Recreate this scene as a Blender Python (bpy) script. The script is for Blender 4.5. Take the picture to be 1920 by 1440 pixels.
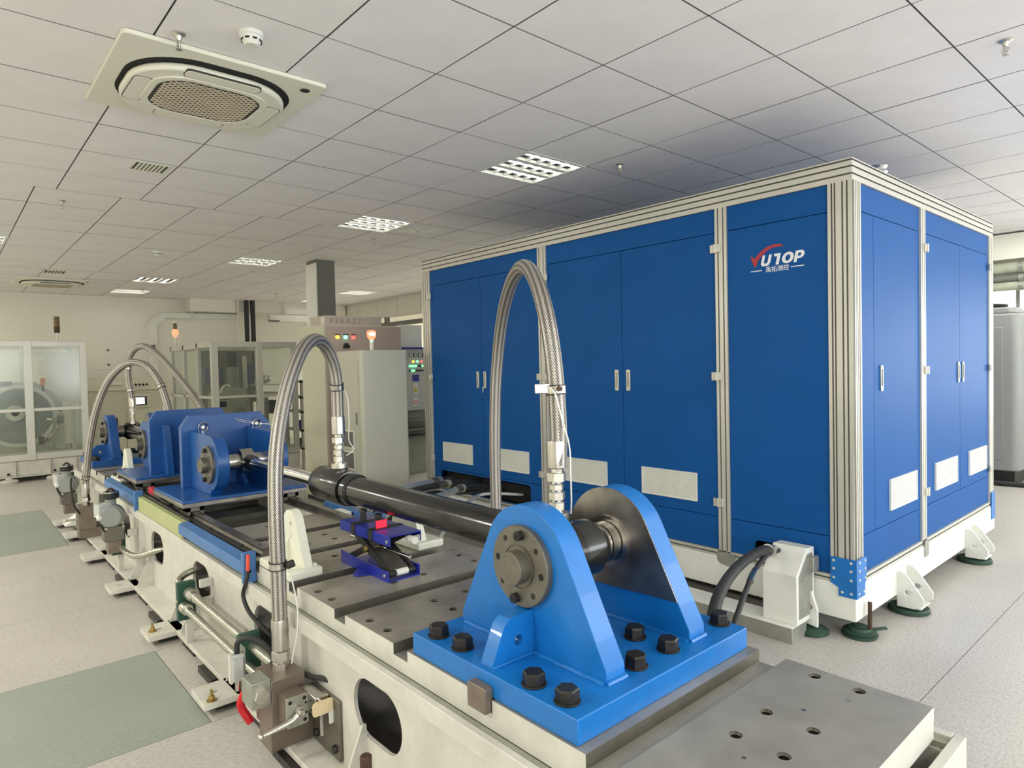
import bpy, bmesh, math, random
from mathutils import Vector, Matrix
random.seed(7)
PI = math.pi
SC = bpy.context.scene
COL = SC.collection
for o in list(bpy.data.objects):
    bpy.data.objects.remove(o)

# ------------------------------------------------------------------ camera, world, daylight, exposure
R_ = Vector((0.75063646, -0.66030842, -0.02318837))
U_ = Vector((0.03636198, 0.00624262, 0.99931919))
F_ = Vector((0.65971411, 0.75096859, -0.02869606))
cam = bpy.data.objects.new('camera', bpy.data.cameras.new('camera'))
COL.objects.link(cam)
cam.matrix_world = Matrix(((R_.x, U_.x, -F_.x, 0), (R_.y, U_.y, -F_.y, 0), (R_.z, U_.z, -F_.z, 1.55), (0, 0, 0, 1)))
cam.data.sensor_width = 36.0
cam.data.lens = 1228.18 / 1920 * 36
cam.data.clip_start = 0.05
cam.data.clip_end = 100
SC.camera = cam

world = bpy.data.worlds.new('world')
SC.world = world
world.use_nodes = True
bg = world.node_tree.nodes['Background']
bg.inputs[0].default_value = (0.80, 0.88, 1.0, 1)
bg.inputs[1].default_value = 1.0

SC.view_settings.view_transform = 'Standard'
SC.view_settings.look = 'None'
SC.view_settings.gamma = 1
SC.view_settings.use_curve_mapping = False
SC.view_settings.exposure = 0.0

H = 3.049            # ceiling height
XL, XR, YF, YB = -4.0, 10.25, -4.2, 14.6

def area(name, loc, direction, sx, sy, power, col):
    l = bpy.data.lights.new(name, 'AREA')
    l.shape = 'RECTANGLE'; l.size = sx; l.size_y = sy; l.energy = power; l.color = col
    o = bpy.data.objects.new(name, l); COL.objects.link(o)
    o.location = loc
    o.rotation_euler = Vector(direction).to_track_quat('-Z', 'Y').to_euler()
    return o
DAY = (0.87, 0.92, 1.0)
# daylight entering by the windows of the wall behind the camera and of the right wall
WIN_FRONT = [(-2.9, -0.5), (0.1, 2.5), (3.1, 5.5), (6.1, 9.3)]
for i, (a, b) in enumerate(WIN_FRONT):
    area('daylight_front', ((a + b) / 2, YF + 0.03, 1.75), (0, 1, 0), b - a - 0.1, 1.7, 23 * (b - a), DAY)
area('daylight_right', (XR - 0.04, -1.2, 1.75), (-1, 0, 0), 3.6, 1.7, 45, DAY)

# ------------------------------------------------------------------ materials
def srgb(r, g, b):
    f = lambda c: (c / 255 / 12.92) if c / 255 <= 0.04045 else ((c / 255 + 0.055) / 1.055) ** 2.4
    return (f(r), f(g), f(b))
MATS = {}
def mat(name, c, rough=0.5, metal=0.0, var=0.0, vscale=6.0, bump=0.0, bscale=60.0, rvar=0.0, spec=0.5, coat=0.0, stretch=None, c2=None, emit=None, estr=0.0, detail=4):
    m = bpy.data.materials.new(name); m.use_nodes = True
    nt = m.node_tree; N = nt.nodes; L = nt.links
    b = N['Principled BSDF']
    b.inputs['Base Color'].default_value = (*c, 1)
    b.inputs['Roughness'].default_value = rough
    b.inputs['Metallic'].default_value = metal
    b.inputs['Specular IOR Level'].default_value = spec
    b.inputs['Coat Weight'].default_value = coat
    if emit:
        b.inputs['Emission Color'].default_value = (*emit, 1); b.inputs['Emission Strength'].default_value = estr
    if var or bump or rvar or c2:
        tc = N.new('ShaderNodeTexCoord'); mp = N.new('ShaderNodeMapping')
        L.new(tc.outputs['Object'], mp.inputs['Vector'])
        if stretch: mp.inputs['Scale'].default_value = stretch
        nz = N.new('ShaderNodeTexNoise'); nz.inputs['Scale'].default_value = vscale; nz.inputs['Detail'].default_value = detail
        nz.inputs['Roughness'].default_value = 0.6
        L.new(mp.outputs[0], nz.inputs['Vector'])
        if var or c2:
            mx = N.new('ShaderNodeMix'); mx.data_type = 'RGBA'
            cr = N.new('ShaderNodeMapRange'); cr.inputs['From Min'].default_value = 0.3; cr.inputs['From Max'].default_value = 0.7
            L.new(nz.outputs['Fac'], cr.inputs['Value']); L.new(cr.outputs[0], mx.inputs['Factor'])
            lo = c2 if c2 else tuple(v * (1 - var) for v in c)
            hi = c if c2 else tuple(min(1, v * (1 + var)) for v in c)
            mx.inputs['A'].default_value = (*lo, 1); mx.inputs['B'].default_value = (*hi, 1)
            L.new(mx.outputs['Result'], b.inputs['Base Color'])
        if rvar:
            rr = N.new('ShaderNodeMapRange'); rr.inputs['To Min'].default_value = max(0.02, rough - rvar); rr.inputs['To Max'].default_value = rough + rvar
            L.new(nz.outputs['Fac'], rr.inputs['Value']); L.new(rr.outputs[0], b.inputs['Roughness'])
        if bump:
            n2 = N.new('ShaderNodeTexNoise'); n2.inputs['Scale'].default_value = bscale; n2.inputs['Detail'].default_value = 3
            L.new(mp.outputs[0], n2.inputs['Vector'])
            bp = N.new('ShaderNodeBump'); bp.inputs['Strength'].default_value = bump; bp.inputs['Distance'].default_value = 0.004
            L.new(n2.outputs['Fac'], bp.inputs['Height']); L.new(bp.outputs[0], b.inputs['Normal'])
    MATS[name] = m
    return m

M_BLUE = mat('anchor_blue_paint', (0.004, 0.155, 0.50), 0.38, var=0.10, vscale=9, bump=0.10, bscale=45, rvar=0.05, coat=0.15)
M_WELL = mat('painted_shade_well', (0.085, 0.082, 0.062), 0.35, var=0.3, vscale=6)  # dark olive with the shade below the carriages put into the colour
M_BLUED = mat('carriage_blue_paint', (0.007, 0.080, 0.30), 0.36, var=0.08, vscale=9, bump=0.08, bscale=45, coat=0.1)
M_PANEL = mat('panel_blue_paint', (0.007, 0.088, 0.31), 0.50, var=0.04, vscale=2.5, bump=0.02, bscale=160, spec=0.13)
M_JACK = mat('jack_blue_paint', (0.010, 0.022, 0.30), 0.30)
M_STEELP = mat('ground_steel_plate', (0.46, 0.43, 0.37), 0.36, 0.45, var=0.22, vscale=4, bump=0.10, bscale=220, rvar=0.14, c2=(0.27, 0.245, 0.20))
M_STEELG = mat('grey_front_plate', (0.36, 0.35, 0.315), 0.44, 0.40, var=0.2, vscale=7, bump=0.12, bscale=220, rvar=0.1, c2=(0.28, 0.27, 0.235))
M_CREAM = mat('machine_cream_paint', srgb(205, 202, 192), 0.42, var=0.10, vscale=7, bump=0.12, bscale=35)
M_GUTTER = mat('gutter_floor_paint', srgb(150, 153, 135), 0.5, var=0.14, vscale=9)
M_WHITE = mat('white_paint', srgb(228, 228, 220), 0.42, var=0.04, vscale=5, bump=0.08, bscale=40)
M_WHITEC = mat('cast_white_paint', srgb(224, 224, 208), 0.38, var=0.05, vscale=9, bump=0.5, bscale=30)
M_ALU = mat('anodised_aluminium', srgb(205, 202, 192), 0.36, 0.35, var=0.04, vscale=3)
M_ALUD = mat('aluminium_groove', srgb(96, 95, 88), 0.55, 0.3)
M_GALV = mat('galvanised_sheet', srgb(168, 168, 158), 0.38, 0.55, var=0.12, vscale=22)
M_CHROME = mat('hard_chrome', (0.72, 0.72, 0.70), 0.10, 1.0)
M_NICKEL = mat('nickel_fitting', (0.52, 0.495, 0.455), 0.24, 1.0, var=0.08, vscale=25)
M_ZINC = mat('zinc_fitting', (0.60, 0.575, 0.51), 0.30, 0.9, var=0.08, vscale=30)
M_BRUSH = mat('machined_steel', (0.42, 0.39, 0.35), 0.33, 0.95, var=0.2, vscale=8, rvar=0.1, c2=(0.22, 0.20, 0.18))
M_FLANGE = mat('phosphated_steel', (0.19, 0.175, 0.145), 0.42, 0.7, var=0.15, vscale=18, bump=0.15, bscale=150)
M_BLACK = mat('black_gloss_paint', (0.011, 0.011, 0.010), 0.20, var=0.3, vscale=7, bump=0.10, bscale=25, coat=0.2)
M_BLACKM = mat('black_matt', (0.016, 0.016, 0.015), 0.55)
M_BOLT = mat('black_oxide_bolt', (0.035, 0.032, 0.029), 0.40, 0.6, var=0.3, vscale=30, bump=0.25, bscale=120)
M_RUBBER = mat('cable_rubber', (0.022, 0.022, 0.021), 0.6)
M_DARK = mat('dark_void', (0.006, 0.006, 0.006), 0.8)
M_BROWN = mat('brown_steel_block', (0.23, 0.185, 0.15), 0.42, 0.55, var=0.14, vscale=12, bump=0.1, bscale=90)
M_RUST = mat('rusty_stud', (0.085, 0.048, 0.032), 0.65, 0.4, var=0.3, vscale=40, bump=0.3, bscale=120)
M_GREEN = mat('green_clamp', srgb(28, 72, 58), 0.5)
M_GREENF = mat('green_rubber_foot', srgb(38, 66, 52), 0.6, var=0.2, vscale=20)
M_RED = mat('red_grip', srgb(196, 22, 34), 0.32)
M_REDT = mat('red_sleeve', srgb(228, 78, 60), 0.5)
M_BRASS = mat('brass', (0.42, 0.30, 0.10), 0.35, 0.9)
M_PIPE = mat('plated_pipe', (0.50, 0.50, 0.42), 0.26, 0.9, var=0.08, vscale=12)
M_YEL = mat('pale_green_cover', srgb(176, 182, 128), 0.5, var=0.06, vscale=10)
M_BBOX = mat('sheen_lightened_blue', srgb(70, 116, 172), 0.45, var=0.16, vscale=16)  # blue lightened to carry the reflected sheen of the box tops
M_CAB = mat('cabinet_cream', srgb(212, 210, 186), 0.5, bump=0.05, bscale=200)
M_CABG = mat('cabinet_grey', srgb(196, 194, 176), 0.5, bump=0.05, bscale=200)
M_CABP = mat('cabinet_front', srgb(196, 178, 164), 0.5, bump=0.05, bscale=200)
M_CARD = mat('carton', srgb(202, 190, 176), 0.8)
M_LEDC = mat('control_panel_grey', srgb(186, 188, 184), 0.45)
M_WALL = mat('wall_paint', srgb(236, 233, 220), 0.75, var=0.025, vscale=1.4)
M_SLAB = mat('ceiling_void', (0.07, 0.07, 0.07), 0.9)
M_TILE = mat('ceiling_panel_board', srgb(240, 236, 236), 0.85, var=0.035, vscale=3.2, bump=0.35, bscale=240, detail=8)
M_AC = mat('air_conditioner_plastic', srgb(232, 230, 214), 0.42)
M_SHADOWG = mat('grille_backing', (0.05, 0.045, 0.035), 0.8)
M_COLM = mat('column_grey', srgb(118, 117, 110), 0.55)
M_PIPEG = mat('lagged_pipe', srgb(176, 180, 160), 0.5, var=0.15, vscale=9)
M_DUCT = mat('foil_duct', (0.75, 0.74, 0.72), 0.30, 0.95, bump=0.6, bscale=60)
M_MOTOR = mat('grey_actuator', srgb(140, 144, 140), 0.42, var=0.05, vscale=12)
M_MACH = mat('grey_machine', srgb(136, 138, 136), 0.5, bump=0.1, bscale=120)
M_WHEEL = mat('flywheel_guard_grey', srgb(146, 152, 152), 0.5)
M_LOGOW = mat('logo_white', (0.85, 0.86, 0.88), 0.5)
M_LOGOR = mat('logo_red', srgb(178, 48, 58), 0.5)
M_TAG = mat('paper_tag', srgb(224, 204, 164), 0.7, var=0.08, vscale=60)
M_YSTK = mat('yellow_sticker', srgb(206, 186, 40), 0.6)
M_BSTK = mat('blue_plate', srgb(30, 44, 150), 0.5)
M_WRED = mat('red_reflector', srgb(240, 40, 70), 0.25, emit=None)
M_TUBE = mat('lit_tube', (1, 1, 1), 0.4, emit=(1.0, 0.98, 0.90), estr=16)
M_REFL = mat('louver_reflector', (0.85, 0.85, 0.82), 0.25, 0.6)
M_ERED = mat('lit_red_lamp', (0.8, 0.05, 0.03), 0.3, emit=(1.0, 0.10, 0.05), estr=5)
M_ECORE = mat('lit_lamp_core', (1, 0.6, 0.4), 0.3, emit=(1.0, 0.62, 0.42), estr=6)
M_EYEL = mat('lit_yellow_button', (0.8, 0.5, 0.1), 0.3, emit=(1.0, 0.62, 0.10), estr=1.4)
M_EGRN = mat('lit_green_button', (0.2, 0.8, 0.6), 0.3, emit=(0.35, 1.0, 0.75), estr=1.6)
M_EGR2 = mat('lit_green_led', (0.2, 0.8, 0.3), 0.3, emit=(0.25, 1.0, 0.45), estr=1.6)
M_EREDB = mat('lit_red_button', (0.8, 0.1, 0.1), 0.3, emit=(1.0, 0.16, 0.12), estr=1.3)
M_SCREEN = mat('lit_screen', (0.9, 0.95, 1), 0.3, emit=(0.92, 0.97, 1.0), estr=2.2)
M_WINP = mat('daylit_window_pane', (0.9, 0.95, 1), 0.2, emit=(0.95, 1.0, 0.92), estr=2.6)
M_ORANGE = mat('orange_plastic', srgb(220, 120, 60), 0.5)
M_OLIVE = mat('beacon_olive', srgb(110, 92, 40), 0.4)

def floor_mat(name, base, dark, light):
    m = bpy.data.materials.new(name); m.use_nodes = True
    nt = m.node_tree; N = nt.nodes; L = nt.links; b = N['Principled BSDF']
    b.inputs['Roughness'].default_value = 0.34; b.inputs['Specular IOR Level'].default_value = 0.4
    tc = N.new('ShaderNodeTexCoord')
    n1 = N.new('ShaderNodeTexNoise'); n1.inputs['Scale'].default_value = 42; n1.inputs['Detail'].default_value = 6; n1.inputs['Roughness'].default_value = 0.7
    n2 = N.new('ShaderNodeTexNoise'); n2.inputs['Scale'].default_value = 1.3; n2.inputs['Detail'].default_value = 5
    mp = N.new('ShaderNodeMapping'); mp.inputs['Scale'].default_value = (1.0, 2.2, 1)
    L.new(tc.outputs['Object'], mp.inputs['Vector']); L.new(mp.outputs[0], n1.inputs['Vector']); L.new(tc.outputs['Object'], n2.inputs['Vector'])
    r = N.new('ShaderNodeValToRGB'); e = r.color_ramp.elements
    e[0].position = 0.30; e[0].color = (*dark, 1); e[1].position = 0.46; e[1].color = (*base, 1)
    k = e.new(0.66); k.color = (*light, 1)
    L.new(n1.outputs['Fac'], r.inputs['Fac'])
    mx = N.new('ShaderNodeMix'); mx.data_type = 'RGBA'; mx.blend_type = 'MULTIPLY'; mx.inputs['Factor'].default_value = 1
    r2 = N.new('ShaderNodeMapRange'); r2.inputs['From Min'].default_value = .3; r2.inputs['From Max'].default_value = .7; r2.inputs['To Min'].default_value = 0.90; r2.inputs['To Max'].default_value = 1.04
    cb = N.new('ShaderNodeCombineColor')
    L.new(n2.outputs['Fac'], r2.inputs['Value'])
    for i in range(3): L.new(r2.outputs[0], cb.inputs[i])
    L.new(r.outputs[0], mx.inputs['A']); L.new(cb.outputs[0], mx.inputs['B']); L.new(mx.outputs['Result'], b.inputs['Base Color'])
    rr = N.new('ShaderNodeMapRange'); rr.inputs['To Min'].default_value = 0.26; rr.inputs['To Max'].default_value = 0.5
    L.new(n1.outputs['Fac'], rr.inputs['Value']); L.new(rr.outputs[0], b.inputs['Roughness'])
    return m
M_FLOOR = floor_mat('speckled_vinyl', srgb(186, 180, 173), srgb(156, 149, 141), srgb(202, 198, 192))
M_FLOORG = floor_mat('grey_vinyl_patch', srgb(150, 156, 146), srgb(134, 140, 132), srgb(160, 165, 155))

def braid_mat(name, n_around, pitch, c1, c2):
    """wire braid: helical strands crossing both ways, from the tube's own UV (u around, v metres along)"""
    m = bpy.data.materials.new(name); m.use_nodes = True
    nt = m.node_tree; N = nt.nodes; L = nt.links; b = N['Principled BSDF']
    b.inputs['Metallic'].default_value = 0.85; b.inputs['Roughness'].default_value = 0.36
    uv = N.new('ShaderNodeUVMap'); sp = N.new('ShaderNodeSeparateXYZ'); L.new(uv.outputs[0], sp.inputs[0])
    def math_(op, a, bb, c=None):
        n = N.new('ShaderNodeMath'); n.operation = op
        for i, x in enumerate((a, bb)):
            if x is None: continue
            if isinstance(x, (int, float)): n.inputs[i].default_value = x
            else: L.new(x, n.inputs[i])
        return n.outputs[0]
    u = math_('MULTIPLY', sp.outputs[0], 2 * PI * n_around)
    v = math_('MULTIPLY', sp.outputs[1], 2 * PI / pitch)
    a = math_('SINE', math_('ADD', u, v), None); c = math_('SINE', math_('SUBTRACT', u, v), None)
    ridge = math_('SINE', math_('MULTIPLY', sp.outputs[0], 2 * PI * 9), None)
    hgt = math_('ADD', math_('MAXIMUM', a, c), math_('MULTIPLY', ridge, 0.95))
    r = N.new('ShaderNodeMapRange'); r.inputs['From Min'].default_value = -0.9; r.inputs['From Max'].default_value = 1.5
    L.new(hgt, r.inputs['Value'])
    mx = N.new('ShaderNodeMix'); mx.data_type = 'RGBA'; mx.inputs['A'].default_value = (*c1, 1); mx.inputs['B'].default_value = (*c2, 1)
    L.new(r.outputs[0], mx.inputs['Factor']); L.new(mx.outputs['Result'], b.inputs['Base Color'])
    bp = N.new('ShaderNodeBump'); bp.inputs['Strength'].default_value = 0.8; bp.inputs['Distance'].default_value = 0.003
    L.new(r.outputs[0], bp.inputs['Height']); L.new(bp.outputs[0], b.inputs['Normal'])
    return m
M_BRAID = braid_mat('steel_braid', 20, 0.011, (0.07, 0.062, 0.052), (0.66, 0.62, 0.57))
M_BRAIDW = braid_mat('white_braid', 12, 0.012, (0.42, 0.42, 0.38), (0.88, 0.88, 0.84))

def glass_mat(name, tint, gloss):
    m = bpy.data.materials.new(name); m.use_nodes = True
    nt = m.node_tree; N = nt.nodes; L = nt.links
    for n in list(N):
        if n.type == 'BSDF_PRINCIPLED': N.remove(n)
    out = [n for n in N if n.type == 'OUTPUT_MATERIAL'][0]
    t = N.new('ShaderNodeBsdfTransparent'); t.inputs[0].default_value = (*tint, 1)
    g = N.new('ShaderNodeBsdfGlossy'); g.inputs['Roughness'].default_value = 0.12
    d = N.new('ShaderNodeBsdfDiffuse'); d.inputs[0].default_value = (0.6, 0.62, 0.58, 1)
    m1 = N.new('ShaderNodeMixShader'); m1.inputs[0].default_value = gloss * .35
    m2 = N.new('ShaderNodeMixShader'); m2.inputs[0].default_value = 0.07
    L.new(t.outputs[0], m1.inputs[1]); L.new(g.outputs[0], m1.inputs[2])
    L.new(m1.outputs[0], m2.inputs[1]); L.new(d.outputs[0], m2.inputs[2]); L.new(m2.outputs[0], out.inputs[0])
    return m
M_GLASS = glass_mat('guard_pane', (0.90, 0.92, 0.89), 0.12)

# ------------------------------------------------------------------ geometry helpers
def cr_path(pts, n=8):
    """Catmull-Rom through the points"""
    P = [Vector(p) for p in pts]
    P = [P[0] * 2 - P[1]] + P + [P[-1] * 2 - P[-2]]
    out = []
    for i in range(1, len(P) - 2):
        a, b, c, d = P[i - 1], P[i], P[i + 1], P[i + 2]
        for k in range(n):
            t = k / n
            out.append(0.5 * ((2 * b) + (c - a) * t + (2 * a - 5 * b + 4 * c - d) * t * t + (3 * b - a - 3 * c + d) * t ** 3))
    out.append(P[-2].copy())
    return out

class G:
    def __init__(s): s.v = []; s.f = []; s.uv = {}
    def add(s, vs, fs):
        o = len(s.v); s.v += [tuple(v) for v in vs]; s.f += [tuple(i + o for i in f) for f in fs]; return s
    def box(s, x0, x1, y0, y1, z0, z1):
        v = [(x, y, z) for x in (x0, x1) for y in (y0, y1) for z in (z0, z1)]
        return s.add(v, [(0, 1, 3, 2), (4, 6, 7, 5), (0, 4, 5, 1), (2, 3, 7, 6), (0, 2, 6, 4), (1, 5, 7, 3)])
    def obox(s, c, size, ax, ay=None):
        """oriented box: centre, (lx,ly,lz), local x direction, local y hint"""
        X = Vector(ax).normalized(); Y = Vector(ay if ay else (0, 0, 1)); Y = (Y - X * Y.dot(X)).normalized(); Z = X.cross(Y)
        c = Vector(c); v = []
        for i in (-.5, .5):
            for j in (-.5, .5):
                for k in (-.5, .5): v.append(c + X * i * size[0] + Y * j * size[1] + Z * k * size[2])
        return s.add(v, [(0, 1, 3, 2), (4, 6, 7, 5), (0, 4, 5, 1), (2, 3, 7, 6), (0, 2, 6, 4), (1, 5, 7, 3)])
    def frame(s, d):
        d = Vector(d).normalized(); a = Vector((0, 0, 1)) if abs(d.z) < .9 else Vector((1, 0, 0))
        x = d.cross(a).normalized(); y = d.cross(x).normalized(); return x, y
    def lathe(s, p0, d, prof, n=24, cap=True, phase=0.0):
        """profile [(along, radius)] revolved about direction d from p0"""
        p0 = Vector(p0); d = Vector(d).normalized(); x, y = s.frame(d); o = len(s.v); m = len(prof)
        for t, r in prof:
            for i in range(n):
                a = 2 * PI * (i + phase) / n
                s.v.append(tuple(p0 + d * t + x * r * math.cos(a) + y * r * math.sin(a)))
        for j in range(m - 1):
            for i in range(n):
                k = (i + 1) % n
                s.f.append((o + j * n + i, o + j * n + k, o + (j + 1) * n + k, o + (j + 1) * n + i))
        if cap:
            if prof[0][1] > 1e-6: s.f.append(tuple(o + i for i in range(n)))
            if prof[-1][1] > 1e-6: s.f.append(tuple(o + (m - 1) * n + i for i in range(n)))
        return s
    def cyl(s, p0, p1, r, n=24, r1=None, ch=0.0, phase=0.0):
        d = Vector(p1) - Vector(p0); h = d.length; r1 = r if r1 is None else r1
        prof = [(0, r - ch), (ch, r), (h - ch, r1), (h, r1 - ch)] if ch else [(0, r), (h, r1)]
        return s.lathe(p0, d, prof, n, phase=phase)
    def ring(s, p0, p1, r0, r1, n=28):
        d = Vector(p1) - Vector(p0); h = d.length
        return s.lathe(p0, d, [(0, r0), (0, r1), (h, r1), (h, r0), (0, r0)], n, cap=False)
    def hexn(s, p0, p1, af, ch=0.003, phase=0.0):
        """hexagon across flats af with chamfered crown"""
        r = af / math.sqrt(3); d = Vector(p1) - Vector(p0); h = d.length
        return s.lathe(p0, d, [(0, r), (h - ch, r), (h, r * 0.88)], 6, phase=phase)
    def sphere(s, c, r, n=16, sc=(1, 1, 1)):
        prof = [(-r * math.cos(PI * j / 10), r * math.sin(PI * j / 10) if 0 < j < 10 else 0.0005) for j in range(11)]
        o = len(s.v); s.lathe(c, (0, 0, 1), prof, n)
        for i in range(o, len(s.v)):
            v = s.v[i]; s.v[i] = tuple(c[k] + (v[k] - c[k]) * sc[k] for k in range(3))
        return s
    def tube(s, pts, r, n=14, closed_ends=True, uvs=False):
        P = [Vector(p) for p in pts]; o = len(s.v); m = len(P)
        T = [(P[min(i + 1, m - 1)] - P[max(i - 1, 0)]).normalized() for i in range(m)]
        x, y = s.frame(T[0]); L = [0]
        for i in range(1, m): L.append(L[-1] + (P[i] - P[i - 1]).length)
        rr = r if isinstance(r, (list, tuple)) else [r] * m
        nn = n + 1 if uvs else n
        for i in range(m):
            if i:
                x = (x - T[i] * x.dot(T[i])).normalized(); y = T[i].cross(x).normalized()
            for k in range(nn):
                a = 2 * PI * k / n
                s.v.append(tuple(P[i] + x * rr[i] * math.cos(a) + y * rr[i] * math.sin(a)))
        for i in range(m - 1):
            for k in range(n):
                k2 = k + 1 if uvs else (k + 1) % n
                f = (o + i * nn + k, o + i * nn + k2, o + (i + 1) * nn + k2, o + (i + 1) * nn + k)
                if uvs: s.uv[len(s.f)] = [(k / n, L[i]), ((k + 1) / n, L[i]), ((k + 1) / n, L[i + 1]), (k / n, L[i + 1])]
                s.f.append(f)
        if closed_ends and not uvs:
            s.f.append(tuple(o + k for k in range(n))); s.f.append(tuple(o + (m - 1) * n + k for k in range(n)))
        return s
    def prism(s, poly, axis, a0, a1):
        """2D outline extruded along an axis: x -> (y,z), y -> (x,z), z -> (x,y)"""
        o = len(s.v); n = len(poly)
        for a in (a0, a1):
            for p, q in poly:
                s.v.append({'x': (a, p, q), 'y': (p, a, q), 'z': (p, q, a)}[axis])
        s.f.append(tuple(range(o, o + n))); s.f.append(tuple(range(o + n, o + 2 * n)))
        for i in range(n):
            j = (i + 1) % n; s.f.append((o + i, o + j, o + n + j, o + n + i))
        return s
    def plate(s, outline, holes, axis, a0, a1):
        """flat plate with holes (each a list of 2D points)"""
        cu = bpy.data.curves.new('t', 'CURVE'); cu.dimensions = '2D'; cu.fill_mode = 'BOTH'; cu.extrude = 0.5
        for loop in [outline] + holes:
            sp = cu.splines.new('POLY'); sp.points.add(len(loop) - 1); sp.use_cyclic_u = True
            for i, (p, q) in enumerate(loop): sp.points[i].co = (p, q, 0, 1)
        ob = bpy.data.objects.new('t', cu); COL.objects.link(ob)
        dg = bpy.context.evaluated_depsgraph_get(); me = bpy.data.meshes.new_from_object(ob.evaluated_get(dg))
        mid = (a0 + a1) / 2; th = a1 - a0; vs = []
        for v in me.vertices:
            p, q, a = v.co.x, v.co.y, mid + v.co.z * th
            vs.append({'x': (a, p, q), 'y': (p, a, q), 'z': (p, q, a)}[axis])
        s.add(vs, [tuple(p.vertices) for p in me.polygons])
        bpy.data.objects.remove(ob); bpy.data.curves.remove(cu); bpy.data.meshes.remove(me)
        return s
    def mesh(s, name, mats, bevel=0, smooth=True, pick=None, seg=2, weld=False):
        me = bpy.data.meshes.new(name); me.from_pydata(s.v, [], s.f)
        if s.uv:
            ul = me.uv_layers.new(name='UVMap')
            for fi, c in s.uv.items():
                p = me.polygons[fi]
                for k, li in enumerate(p.loop_indices): ul.data[li].uv = c[k]
        bm = bmesh.new(); bm.from_mesh(me)
        if weld or not s.uv: bmesh.ops.remove_doubles(bm, verts=bm.verts, dist=1e-6)
        bmesh.ops.recalc_face_normals(bm, faces=bm.faces)
        bm.to_mesh(me); bm.free()
        for m in (mats if isinstance(mats, (list, tuple)) else [mats]): me.materials.append(m)
        if pick:
            for p in me.polygons: p.material_index = pick(p.normal, p.center)
        if smooth:
            for p in me.polygons: p.use_smooth = True
            me.set_sharp_from_angle(angle=math.radians(32))
        return me
    def build(s, name, mats, parent=None, bevel=0, smooth=True, pick=None, seg=2):
        return link(name, s.mesh(name, mats, smooth=smooth, pick=pick), parent, bevel=bevel, seg=seg)

WORG = {}
def link(name, data, parent=None, loc=(0, 0, 0), bevel=0, seg=2):
    o = bpy.data.objects.new(name, data); COL.objects.link(o)
    w = Vector(loc); WORG[o.name] = w
    if parent:
        o.parent = parent; o.location = w - WORG[parent.name]
    else: o.location = w
    if bevel:
        md = o.modifiers.new('bevel', 'BEVEL'); md.width = bevel; md.segments = seg; md.limit_method = 'ANGLE'; md.angle_limit = math.radians(40)
    return o
def thing(name, label, cat, loc, group=None):
    o = bpy.data.objects.new(name, None); COL.objects.link(o); o.location = loc; WORG[o.name] = Vector(loc)
    o.empty_display_size = 0.05
    return tag(o, label, cat, group)
def tag(o, label, cat, group=None):
    o['label'] = label; o['category'] = cat
    if group: o['group'] = group
    return o
def struct(o): o['kind'] = 'structure'; return o
def stuff(o): o['kind'] = 'stuff'; return o
def cop(o, dloc, parent=None):
    """copy of one object with its children"""
    c = o.copy(); COL.objects.link(c)
    WORG[c.name] = WORG[o.name] + Vector(dloc)
    if parent is not None:
        c.parent = parent
        c.location = WORG[c.name] - WORG[parent.name]
    else: c.location = WORG[c.name]
    for ch in list(o.children): cop(ch, dloc, c)
    return c
def circ(cx, cy, r, n=16, a0=0, a1=2 * PI, end=False):
    m = n + (1 if end else 0)
    return [(cx + r * math.cos(a0 + (a1 - a0) * i / n), cy + r * math.sin(a0 + (a1 - a0) * i / n)) for i in range(m)]
def rrect(x0, x1, y0, y1, r, n=5):
    p = []
    for cx, cy, a in ((x1 - r, y1 - r, 0), (x0 + r, y1 - r, PI / 2), (x0 + r, y0 + r, PI), (x1 - r, y0 + r, 3 * PI / 2)):
        p += circ(cx, cy, r, n, a, a + PI / 2, True)
    return p

# ================================================================== SETTING
# floor of vinyl sheets, seams running across
fl = struct(G().box(XL, XR, YF, YB, -0.06, -0.012).build('floor', M_SLAB, smooth=False))
ys = [YF, -2.1, -1.07, -0.04, 0.99, 2.02, 3.05, 4.06, 5.13, 6.15, 7.15, 8.22, 9.30, 10.35, 11.4, 12.45, 13.5, YB]
for a, b in zip(ys[:-1], ys[1:]):
    grey = (abs(a - 3.05) < .01) or (7.1 < a < 9.0)
    if grey:
        G().box(XL, 0.86, a + .002, b - (.002 if not (7.1 < a < 7.3) else -.001), -.012, 0).build('floor_sheet', M_FLOORG, fl, smooth=False)
        G().box(0.864, XR, a + .002, b - .002, -.012, 0).build('floor_sheet', M_FLOOR, fl, smooth=False)
    else:
        G().box(XL, XR, a + .002, b - .002, -.012, 0).build('floor_sheet', M_FLOOR, fl, smooth=False)

# walls
struct(G().box(XL - .2, XR + .2, YB, YB + .2, 0, H + .3).build('wall_back', M_WALL, smooth=False))
struct(G().box(XL - .2, XL, YF, YB, 0, H + .3).build('wall_left', M_WALL, smooth=False))
wf = G()
wf.box(XL, XR, YF - .2, YF, 0, .88); wf.box(XL, XR, YF - .2, YF, 2.62, H + .3)
xs = [XL] + [v for w in WIN_FRONT for v in w] + [XR]
for i in range(0, len(xs), 2): wf.box(xs[i], xs[i + 1], YF - .2, YF, .88, 2.62)
struct(wf.build('wall_front', M_WALL, smooth=False))
for i, (a, b) in enumerate(WIN_FRONT):
    g = G()
    for x in (a, (a + b) / 2 - .02, b - .04): g.box(x, x + .04, YF - .08, YF - .04, .88, 2.62)
    g.box(a, b, YF - .08, YF - .04, .88, .92); g.box(a, b, YF - .08, YF - .04, 2.58, 2.62)
    w = struct(g.build('window_%d' % (i + 1), M_WHITE, smooth=False))
    G().box(a + .04, b - .04, YF - .065, YF - .06, .92, 2.58).build('pane', M_WINP, w, smooth=False)
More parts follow.
